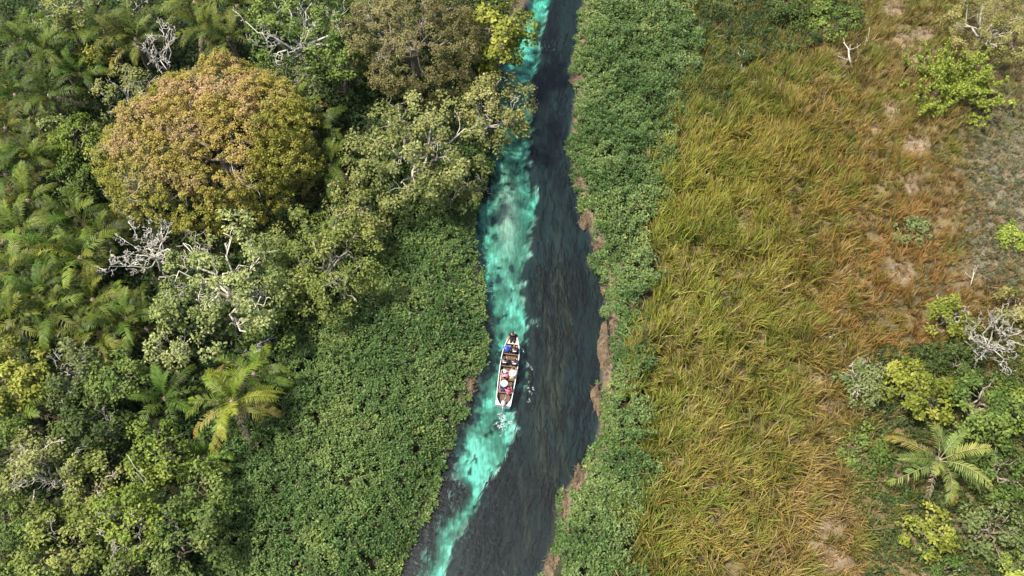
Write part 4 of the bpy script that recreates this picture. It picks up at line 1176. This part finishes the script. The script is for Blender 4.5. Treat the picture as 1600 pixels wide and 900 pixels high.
S_ = [0.0, 0.08, 0.2, 0.35, 0.5, 0.62, 0.72, 0.80, 0.86, 0.91, 0.955, 0.985, 1.0]
HW = [0.46, 0.475, 0.505, 0.545, 0.565, 0.56, 0.535, 0.47, 0.385, 0.285, 0.17, 0.08, 0.02]
def hw(s): return float(np.interp(s, S_, HW))
def gz(s): return 0.40 + 0.03 * s + 0.16 * max(0, s - 0.7) ** 2 / 0.09
def build_hull():
    bm = bmesh.new()
    outer, inner = [], []
    for s in S_:
        w = hw(s); g = gz(s); y = s * BL
        kz = -0.14 + 0.30 * max(0, s - 0.75) ** 2 / 0.0625
        prof = [(-w, g), (-w * 0.93, g * 0.5), (-w * 0.80, kz + 0.05), (-w * 0.4, kz), (0, kz - 0.01), (w * 0.4, kz), (w * 0.80, kz + 0.05), (w * 0.93, g * 0.5), (w, g)]
        outer.append([bm.verts.new((x, y, z)) for x, z in prof])
        t = min(0.025, w * 0.5)
        yy = y if s > 0 else y + 0.02
        inner.append([bm.verts.new((x * (1 - t / w), min(yy, BL - 0.015), z + (0.02 if 0 < i < 8 else -0.004))) for i, (x, z) in enumerate(prof)])
    mo, mi = 0, 1
    for k in range(len(S_) - 1):
        for i in range(8):
            bm.faces.new((outer[k][i], outer[k][i + 1], outer[k + 1][i + 1], outer[k + 1][i])).material_index = mo
            bm.faces.new((inner[k][i + 1], inner[k][i], inner[k + 1][i], inner[k + 1][i + 1])).material_index = mi
        for i in (0, 8):
            bm.faces.new((outer[k][i], outer[k + 1][i], inner[k + 1][i], inner[k][i]))
    bm.faces.new(outer[0][::-1]); bm.faces.new(inner[0]); bm.faces.new(outer[-1]); bm.faces.new(inner[-1][::-1])
    bmesh.ops.recalc_face_normals(bm, faces=bm.faces[:])
    me = bpy.data.meshes.new("hull"); bm.to_mesh(me); bm.free()
    me.materials.append(M['alu']); me.materials.append(M['alu_in'])
    link("hull", me, None, boat)
build_hull()
for sd in (-1, 1):
    ss = np.linspace(0, 1, 26)
    path = np.array([(sd * hw(s), s * BL, gz(s) + 0.012) for s in ss])
    link("gunwale", tubes_mesh("gunwale", [(path, np.full(26, 0.026), 6)]), M['alu'], boat)

def box_mesh(name, pts_xy, z0, z1, bev=0.008):
    bm = bmesh.new()
    lo = [bm.verts.new((x, y, z0)) for x, y in pts_xy]; hi = [bm.verts.new((x, y, z1)) for x, y in pts_xy]
    n = len(lo)
    bm.faces.new(lo[::-1]); bm.faces.new(hi)
    for i in range(n):
        bm.faces.new((lo[i], lo[(i + 1) % n], hi[(i + 1) % n], hi[i]))
    bmesh.ops.recalc_face_normals(bm, faces=bm.faces[:])
    if bev: bmesh.ops.bevel(bm, geom=bm.edges[:], offset=bev, segments=1, affect='EDGES')
    me = bpy.data.meshes.new(name); bm.to_mesh(me); bm.free()
    return me
# floor boards, side by side
FZ = 0.05
for k in range(4):
    x0, x1 = -0.36 + 0.18 * k, -0.36 + 0.18 * (k + 1) - 0.012
    e = 0.80 if k in (1, 2) else 0.72
    link("plank", box_mesh("plank", [(x0, 0.12), (x1, 0.12), (x1, e * BL), (x0, e * BL)], FZ - 0.02, FZ), M['plank'], boat)
# thwarts
def thwart(y, d, z, mat='wood'):
    a = hw(y / BL) * 0.955; b_ = hw((y + d) / BL) * 0.955
    link("thwart", box_mesh("thwart", [(-a, y), (a, y), (b_, y + d), (-b_, y + d)], z - 0.03, z), M[mat], boat)
rows = {}
for nm, (px_, py_) in {'fore': (798, 551), 'mid': (796, 570), 'aft': (794, 591), 'stern': (790, 611)}.items():
    rows[nm] = to_boat(px_, py_, 0.34)[1]
for nm, y in rows.items():
    thwart(y - 0.14, 0.28, 0.34)
# bow deck with cream edge and white stern corners
ys = [0.845, 0.88, 0.92, 0.96, 0.985]
pts = [(-hw(s) * 0.95, s * BL) for s in ys] + [(hw(s) * 0.95, s * BL) for s in ys[::-1]]
link("bow_deck", box_mesh("bow_deck", pts, 0.36, 0.385), M['deck'], boat)
for sd in (-1, 1):
    link("stern_corner", box_mesh("stern_corner", [(sd * 0.44, 0.03), (sd * 0.10, 0.03), (sd * 0.24, 0.14), (sd * 0.36, 0.32), (sd * 0.455, 0.55)][::sd], 0.365, 0.392), M['alu'], boat)
# engine on the transom
eng = link("outboard_motor", tubes_mesh("outboard_motor", [(np.array([[0, 0.30, 0.34], [0, 0.26, 0.46], [0, 0.16, 0.54], [0, 0.02, 0.55], [0, -0.08, 0.50]]), np.array([0.05, 0.12, 0.15, 0.14, 0.06]), 10)]), M['engine'], boat)
link("drive_shaft", tubes_mesh("drive_shaft", [(np.array([[0, -0.04, 0.48], [0, -0.25, 0.22], [0, -0.62, -0.12]]), np.array([0.035, 0.03, 0.03]), 8)]), M['steel'], eng)
link("tiller", tubes_mesh("tiller", [(np.array([[0.02, 0.22, 0.52], [0.07, 0.45, 0.58], [0.10, 0.68, 0.60]]), np.array([0.018, 0.016, 0.02]), 6)]), M['steel'], eng)
bm = bmesh.new()
for k in range(3):
    a = k * 2 * math.pi / 3
    q = [bm.verts.new((r * math.cos(a + da), -0.62 + dy, -0.12 + r * math.sin(a + da))) for r, da, dy in ((0.02, 0, 0), (0.11, -0.4, 0.02), (0.13, 0.1, 0), (0.10, 0.5, -0.02))]
    bm.faces.new(q)
bmesh.ops.solidify(bm, geom=bm.faces[:], thickness=0.006)
me = bpy.data.meshes.new("propeller"); bm.to_mesh(me); bm.free()
link("propeller", me, M['steel'], eng)

# long pole lying along the port side
pa = to_boat(781, 596, 0.42); pb = to_boat(779.5, 620, 0.36)
root = link("boat_pole", tubes_mesh("boat_pole", [(np.array([[-0.36, 0.70, 0.10], [-0.40, 1.5, 0.30], [-0.43, 2.35, 0.43]]), np.full(3, 0.022), 6)]), M['pole'], None)
root.location = (B_ORG[0], B_ORG[1], 0.0); root.rotation_euler = (0, 0, B_ANG)
tag(root, "thin grey pole lying along the boat's left side near the stern", "pole")

# ------------------------------------------------------------------ people
def skin_mesh(name, verts, edges, radii, root=0, sub=1):
    me = bpy.data.meshes.new(name)
    me.from_pydata([tuple(map(float, v)) for v in verts], edges, [])
    o = bpy.data.objects.new(name, me)
    col.objects.link(o)
    m = o.modifiers.new("skin", 'SKIN')
    m.use_smooth_shade = True
    sv = me.skin_vertices[0].data
    for i, r in enumerate(radii):
        r = r if isinstance(r, tuple) else (r, r)
        sv[i].radius = r
        sv[i].use_root = (i == root)
    s = o.modifiers.new("sub", 'SUBSURF'); s.levels = sub; s.render_levels = sub
    dg = bpy.context.evaluated_depsgraph_get()
    ev = o.evaluated_get(dg)
    nm = bpy.data.meshes.new_from_object(ev)
    col.objects.unlink(o); bpy.data.objects.remove(o); bpy.data.meshes.remove(me)
    nm.name = name
    return nm

def make_person(label, px, py, yaw, top, legs, hat=None, hairm='hair', lean=0.12, side=0.0, seat=0.345, band=None, sleeves=True, size=1.0, arms='lap', seat_row=None, foot=FZ, hood=False, bag=None):
    """px,py: where the head is seen; seated on a thwart, feet on the boards"""
    hz = seat + 0.68 * size
    bx, by = to_boat(px, py, hz)
    hx, hy = side * 0.55, lean * 1.0
    # head offset from the hips in the person's own frame
    cy, sy_ = math.cos(yaw), math.sin(yaw)
    ox, oy = hx * cy - hy * sy_, hx * sy_ + hy * cy
    hipx, hipy = bx - ox, by - oy
    if seat_row is not None: hipy = seat_row
    lim = hw(np.clip(hipy / BL, 0, 1)) - 0.2
    hipx = float(np.clip(hipx, -lim, lim))
    wx, wy = B_ORG + b_right * hipx + b_dir * hipy
    root = empty("person", (wx, wy, seat), B_ANG + yaw)
    tag(root, label, "person", "passengers in the boat")
    k = size
    fl = (foot - seat) / k
    J = {
        'pel': (0, 0, 0.10), 'wai': (hx * 0.3, hy * 0.25, 0.25), 'che': (hx * 0.65, hy * 0.6, 0.42), 'nec': (hx * 0.85, hy * 0.85, 0.55), 'hea': (hx, hy + 0.01, 0.66), 'top': (hx, hy, 0.76),
    }
    rad = {'pel': 0.135, 'wai': 0.115, 'che': 0.13, 'nec': 0.055, 'hea': 0.088, 'top': 0.065}
    E = [('pel', 'wai'), ('wai', 'che'), ('che', 'nec'), ('nec', 'hea'), ('hea', 'top')]
    for s, n in ((-1, 'l'), (1, 'r')):
        J['hip' + n] = (s * 0.09, 0.04, 0.08); rad['hip' + n] = 0.085
        J['kne' + n] = (s * 0.11, 0.40, 0.10); rad['kne' + n] = 0.06
        J['ank' + n] = (s * 0.11, 0.41, fl + 0.07); rad['ank' + n] = 0.04
        J['toe' + n] = (s * 0.115, 0.56, fl + 0.035); rad['toe' + n] = 0.033
        E += [('pel', 'hip' + n), ('hip' + n, 'kne' + n), ('kne' + n, 'ank' + n), ('ank' + n, 'toe' + n)]
        c = J['che']
        J['sho' + n] = (c[0] + s * 0.175, c[1], c[2] + 0.055); rad['sho' + n] = 0.06
        if arms == 'lap':
            el, wr = (c[0] + s * 0.235, c[1] + 0.10, 0.24), (s * 0.12, 0.33, 0.19)
        elif arms == 'fwd':
            el, wr = (c[0] + s * 0.24, c[1] + 0.22, 0.36), (s * 0.15, 0.52, 0.30)
        else:
            el, wr = (c[0] + s * 0.29, c[1] + 0.02, 0.25), (s * 0.34, 0.20, 0.16)
        J['elb' + n] = el; rad['elb' + n] = 0.043
        J['wri' + n] = wr; rad['wri' + n] = 0.028
        d = unit(np.array([np.array(wr) - np.array(el)]))[0]
        pal = np.array(wr) + d * 0.06
        J['pal' + n] = tuple(pal); rad['pal' + n] = (0.036, 0.02)
        E += [('che', 'sho' + n), ('sho' + n, 'elb' + n), ('elb' + n, 'wri' + n), ('wri' + n, 'pal' + n)]
        lat = unit(np.cross(d, [[0, 0, 1.0]]))[0]
        for f in range(4):
            o_ = (f - 1.5) * 0.021
            l = (0.045, 0.052, 0.048, 0.036)[f]
            k1 = pal + lat * o_ + d * 0.045; k2 = k1 + d * l * 0.7 + np.array([0, 0, -0.012]); k3 = k2 + d * l * 0.35 + np.array([0, 0, -0.022])
            for q, kk in enumerate((k1, k2, k3)):
                J['f%d%d%s' % (f, q, n)] = tuple(kk); rad['f%d%d%s' % (f, q, n)] = 0.0095 - 0.001 * q
            E += [('pal' + n, 'f%d0%s' % (f, n)), ('f%d0%s' % (f, n), 'f%d1%s' % (f, n)), ('f%d1%s' % (f, n), 'f%d2%s' % (f, n))]
        th = np.array(wr) + d * 0.03 - lat * s * 0.035; th2 = th - lat * s * 0.015 + d * 0.045
        J['t0' + n] = tuple(th); J['t1' + n] = tuple(th2); rad['t0' + n] = 0.011; rad['t1' + n] = 0.009
        E += [('wri' + n, 't0' + n), ('t0' + n, 't1' + n)]
    h = np.array(J['hea'])
    J['nose'] = tuple(h + np.array([0, 0.098, -0.005])); rad['nose'] = 0.014
    E.append(('hea', 'nose'))
    def sk(names, grow, nm):
        idx = {n: i for i, n in enumerate(names)}
        rr = []
        for n in names:
            r = rad[n]; r = r if isinstance(r, tuple) else (r, r)
            rr.append(((r[0] + grow) * k, (r[1] + grow) * k))
        return skin_mesh(nm, [np.array(J[n]) * k for n in names], [(idx[a], idx[b_]) for a, b_ in E if a in idx and b_ in idx], rr, 0, 1)
    body = sk(list(J.keys()), 0.0, "body")
    bo = link("body", body, M['skin'], root)
    tops = ['pel', 'wai', 'che', 'shol', 'shor', 'elbl', 'elbr'] + (['wril', 'wrir'] if sleeves else [])
    link("shirt", sk(tops, 0.016, "shirt"), M[top], root)
    if legs:
        link("trousers", sk(['pel', 'hipl', 'hipr', 'knel', 'kner', 'ankl', 'ankr'], 0.013, "trousers"), M[legs], root)
    # ears, eyes, mouth, hair
    def blob(nm, c, r, mat, parent=root, lo=-1.0):
        bm = bmesh.new()
        bmesh.ops.create_uvsphere(bm, u_segments=14, v_segments=9, radius=1.0)
        if lo > -1:
            bmesh.ops.bisect_plane(bm, geom=bm.verts[:] + bm.edges[:] + bm.faces[:], plane_co=(0, 0, lo), plane_no=(0, -0.75, 1), clear_inner=True)
        for v in bm.verts:
            v.co = Vector((v.co.x * r[0] * k + c[0] * k, v.co.y * r[1] * k + c[1] * k, v.co.z * r[2] * k + c[2] * k))
        me = bpy.data.meshes.new(nm); bm.to_mesh(me); bm.free()
        for p in me.polygons: p.use_smooth = True
        return link(nm, me, M[mat], parent)
    for s in (-1, 1):
        blob("ear", h + np.array([s * 0.088, 0.0, 0.0]), (0.012, 0.022, 0.032), 'skin')
        blob("eye", h + np.array([s * 0.034, 0.082, 0.028]), (0.012, 0.009, 0.009), 'eye')
    blob("mouth", h + np.array([0, 0.084, -0.045]), (0.024, 0.008, 0.007), 'lip')
    blob("hair", h + np.array([0, -0.012, 0.03]), (0.103, 0.112, 0.112), hairm, lo=-0.15)
    if hood:
        blob("hood", h + np.array([0, -0.02, 0.03]), (0.125, 0.13, 0.13), top, lo=-0.35)
    if hat == 'straw':
        # wide brim with a low crown, turned profile
        prof = [(0.0, 0.135), (0.06, 0.13), (0.095, 0.105), (0.105, 0.05), (0.115, 0.035), (0.17, 0.025), (0.225, 0.0), (0.224, -0.008), (0.165, 0.014), (0.108, 0.02), (0.098, 0.03), (0.088, 0.095), (0.0, 0.12)]
        bm = bmesh.new(); rings = []
        for r, z in prof:
            if r == 0: rings.append([bm.verts.new((h[0] * k, h[1] * k, (h[2] + 0.06 + z) * k))])
            else: rings.append([bm.verts.new(((h[0] + r * math.cos(a) * 1.0) * k, (h[1] + r * math.sin(a)) * k, (h[2] + 0.06 + z + 0.02 * math.cos(2 * a) * max(0, r - 0.15) / 0.07) * k)) for a in np.arange(24) * 2 * math.pi / 24])
        for A, Bq in zip(rings[:-1], rings[1:]):
            for i in range(24):
                j = (i + 1) % 24
                if len(A) == 1: bm.faces.new((A[0], Bq[i], Bq[j]))
                elif len(Bq) == 1: bm.faces.new((A[i], Bq[0], A[j]))
                else: bm.faces.new((A[i], Bq[i], Bq[j], A[j]))
        bmesh.ops.recalc_face_normals(bm, faces=bm.faces[:])
        me = bpy.data.meshes.new("hat"); bm.to_mesh(me); bm.free()
        for p in me.polygons: p.use_smooth = True
        link("hat", me, M['straw'], root)
    elif hat:
        blob("cap", h + np.array([0, -0.005, 0.045]), (0.108, 0.115, 0.105), hat, lo=0.05)
        link("cap_brim", box_mesh("cap_brim", [((h[0] - 0.07) * k, (h[1] + 0.08) * k), ((h[0] + 0.07) * k, (h[1] + 0.08) * k), ((h[0] + 0.05) * k, (h[1] + 0.18) * k), ((h[0] - 0.05) * k, (h[1] + 0.18) * k)], (h[2] + 0.05) * k, (h[2] + 0.062) * k, 0.004), M[hat], root)
    if band:
        c = np.array(J['che'])
        path = np.array([c + np.array([x, -0.05 - 0.10 * (1 - (x / 0.2) ** 2), 0.085 + 0.02 * (1 - (x / 0.2) ** 2)]) for x in np.linspace(-0.11, 0.11, 9)]) * k
        link("collar_band", tubes_mesh("collar_band", [(path, np.full(9, 0.030 * k), 8)]), M[band], root)
    return root

F0 = 0.0
make_person("person in black sitting on the bow facing back into the boat", 800.5, 520, math.pi, 'cloth_black', 'cloth_black', seat=0.40, lean=0.05, seat_row=BL * 0.945, foot=0.40 - 0.33, arms='out', sleeves=False)
make_person("person in a bright blue hooded jacket behind the bow, left seat", 792.0, 544, F0, 'cloth_blue', 'cloth_grey', hood=True, lean=0.10, seat_row=rows['fore'])
make_person("person in black with white shoulder band beside the blue jacket", 804.5, 544, F0, 'cloth_black', 'cloth_black', band='cloth_white', lean=0.06, seat_row=rows['fore'])
make_person("person in dark clothes with white collar band, left seat of second row", 789.0, 559, F0, 'cloth_grey', 'cloth_black', band='cloth_white', lean=0.08, seat_row=rows['mid'])
make_person("person in dark clothes with white collar band, right seat of second row", 805.0, 559, F0, 'cloth_grey', 'cloth_black', band='cloth_white', lean=0.06, seat_row=rows['mid'])
make_person("person in a pink shirt and white cap leaning to the left", 789.5, 580, math.radians(50), 'cloth_pink', 'cloth_black', hat='cloth_white', lean=0.22, seat_row=rows['aft'])
make_person("person in pale straw hat and beige shirt by the right gunwale", 804.0, 587, F0, 'cloth_beige', 'cloth_beige', hat='straw', arms='fwd', lean=0.10, sleeves=False, seat_row=rows['aft'])
make_person("person in pale straw hat and navy shirt, left side towards the stern", 788.0, 599, F0, 'cloth_navy', 'cloth_grey', hat='straw', lean=0.22, seat_row=rows['stern'])
make_person("person in rose red top sitting at the stern on the right", 794.0, 612, math.radians(25), 'cloth_rose', 'cloth_beige', hairm='cloth_brown', size=0.85, lean=0.12, sleeves=False, arms='fwd', seat_row=rows['stern'] - 0.12, seat=0.345)

# ------------------------------------------------------------------ foam and wake on the water
def foam_material():
    m, nt, out = new_mat("foam")
    p = N(nt, "ShaderNodeBsdfPrincipled"); p.inputs["Base Color"].default_value = (0.45, 0.52, 0.51, 1); p.inputs["Roughness"].default_value = 0.7
    tcn = N(nt, "ShaderNodeTexCoord"); nn = N(nt, "ShaderNodeTexNoise"); nn.inputs["Scale"].default_value = 11.0; nn.inputs["Detail"].default_value = 6.0
    nt.links.new(tcn.outputs["Object"], nn.inputs[0])
    mr = N(nt, "ShaderNodeMapRange"); mr.inputs[1].default_value = 0.46; mr.inputs[2].default_value = 0.62; mr.inputs[4].default_value = 0.45
    nt.links.new(nn.outputs[0], mr.inputs[0])
    t = N(nt, "ShaderNodeBsdfTransparent"); mx_ = N(nt, "ShaderNodeMixShader")
    nt.links.new(mr.outputs[0], mx_.inputs[0]); nt.links.new(t.outputs[0], mx_.inputs[1]); nt.links.new(p.outputs[0], mx_.inputs[2])
    nt.links.new(mx_.outputs[0], out.inputs[0])
    return m
M['foam'] = foam_material()
def build_foam():
    rng = np.random.default_rng(606)
    V, F3 = [], []
    def flake(px, py, r, stretch=1.0, ang=None):
        c = at(px, py, 0.012)
        a0 = rng.uniform(0, 6.28) if ang is None else ang
        n = 9; i0 = len(V)
        V.append((c[0], c[1], 0.014))
        for j in range(n):
            a = 2 * math.pi * j / n
            rr = r * rng.uniform(0.5, 1.25)
            x, y = math.cos(a) * rr * stretch, math.sin(a) * rr
            V.append((c[0] + x * math.cos(a0) - y * math.sin(a0), c[1] + x * math.sin(a0) + y * math.cos(a0), 0.010))
        for j in range(n):
            F3.append((i0, i0 + 1 + j, i0 + 1 + (j + 1) % n))
    for k in range(14):      # wash of the propeller
        flake(785 + rng.normal(0, 2.2), 652 + rng.normal(0, 5), rng.uniform(0.05, 0.16), 1.3)
    for k in range(14):
        flake(790 + rng.normal(0, 9), 668 + rng.normal(0, 8), rng.uniform(0.03, 0.10), 2.5)
    for k in range(9):      # bow wave trailing off to the right
        t = rng.uniform(0, 1)
        flake(809 + 24 * t + rng.normal(0, 0.8), 532 + 52 * t + rng.normal(0, 1.5), rng.uniform(0.03, 0.06), 3.5, math.radians(-62) + rng.normal(0, 0.15))
    for k in range(7):
        flake(826 + rng.normal(0, 5), 605 + rng.normal(0, 18), rng.uniform(0.03, 0.10), 2.0)
    me = mesh_from("foam", np.array(V), [np.array(F3)])
    tag(link("foam", me, M['foam']), "white foam flecks and wake streaks around and behind the boat", "foam", kind="stuff")
build_foam()
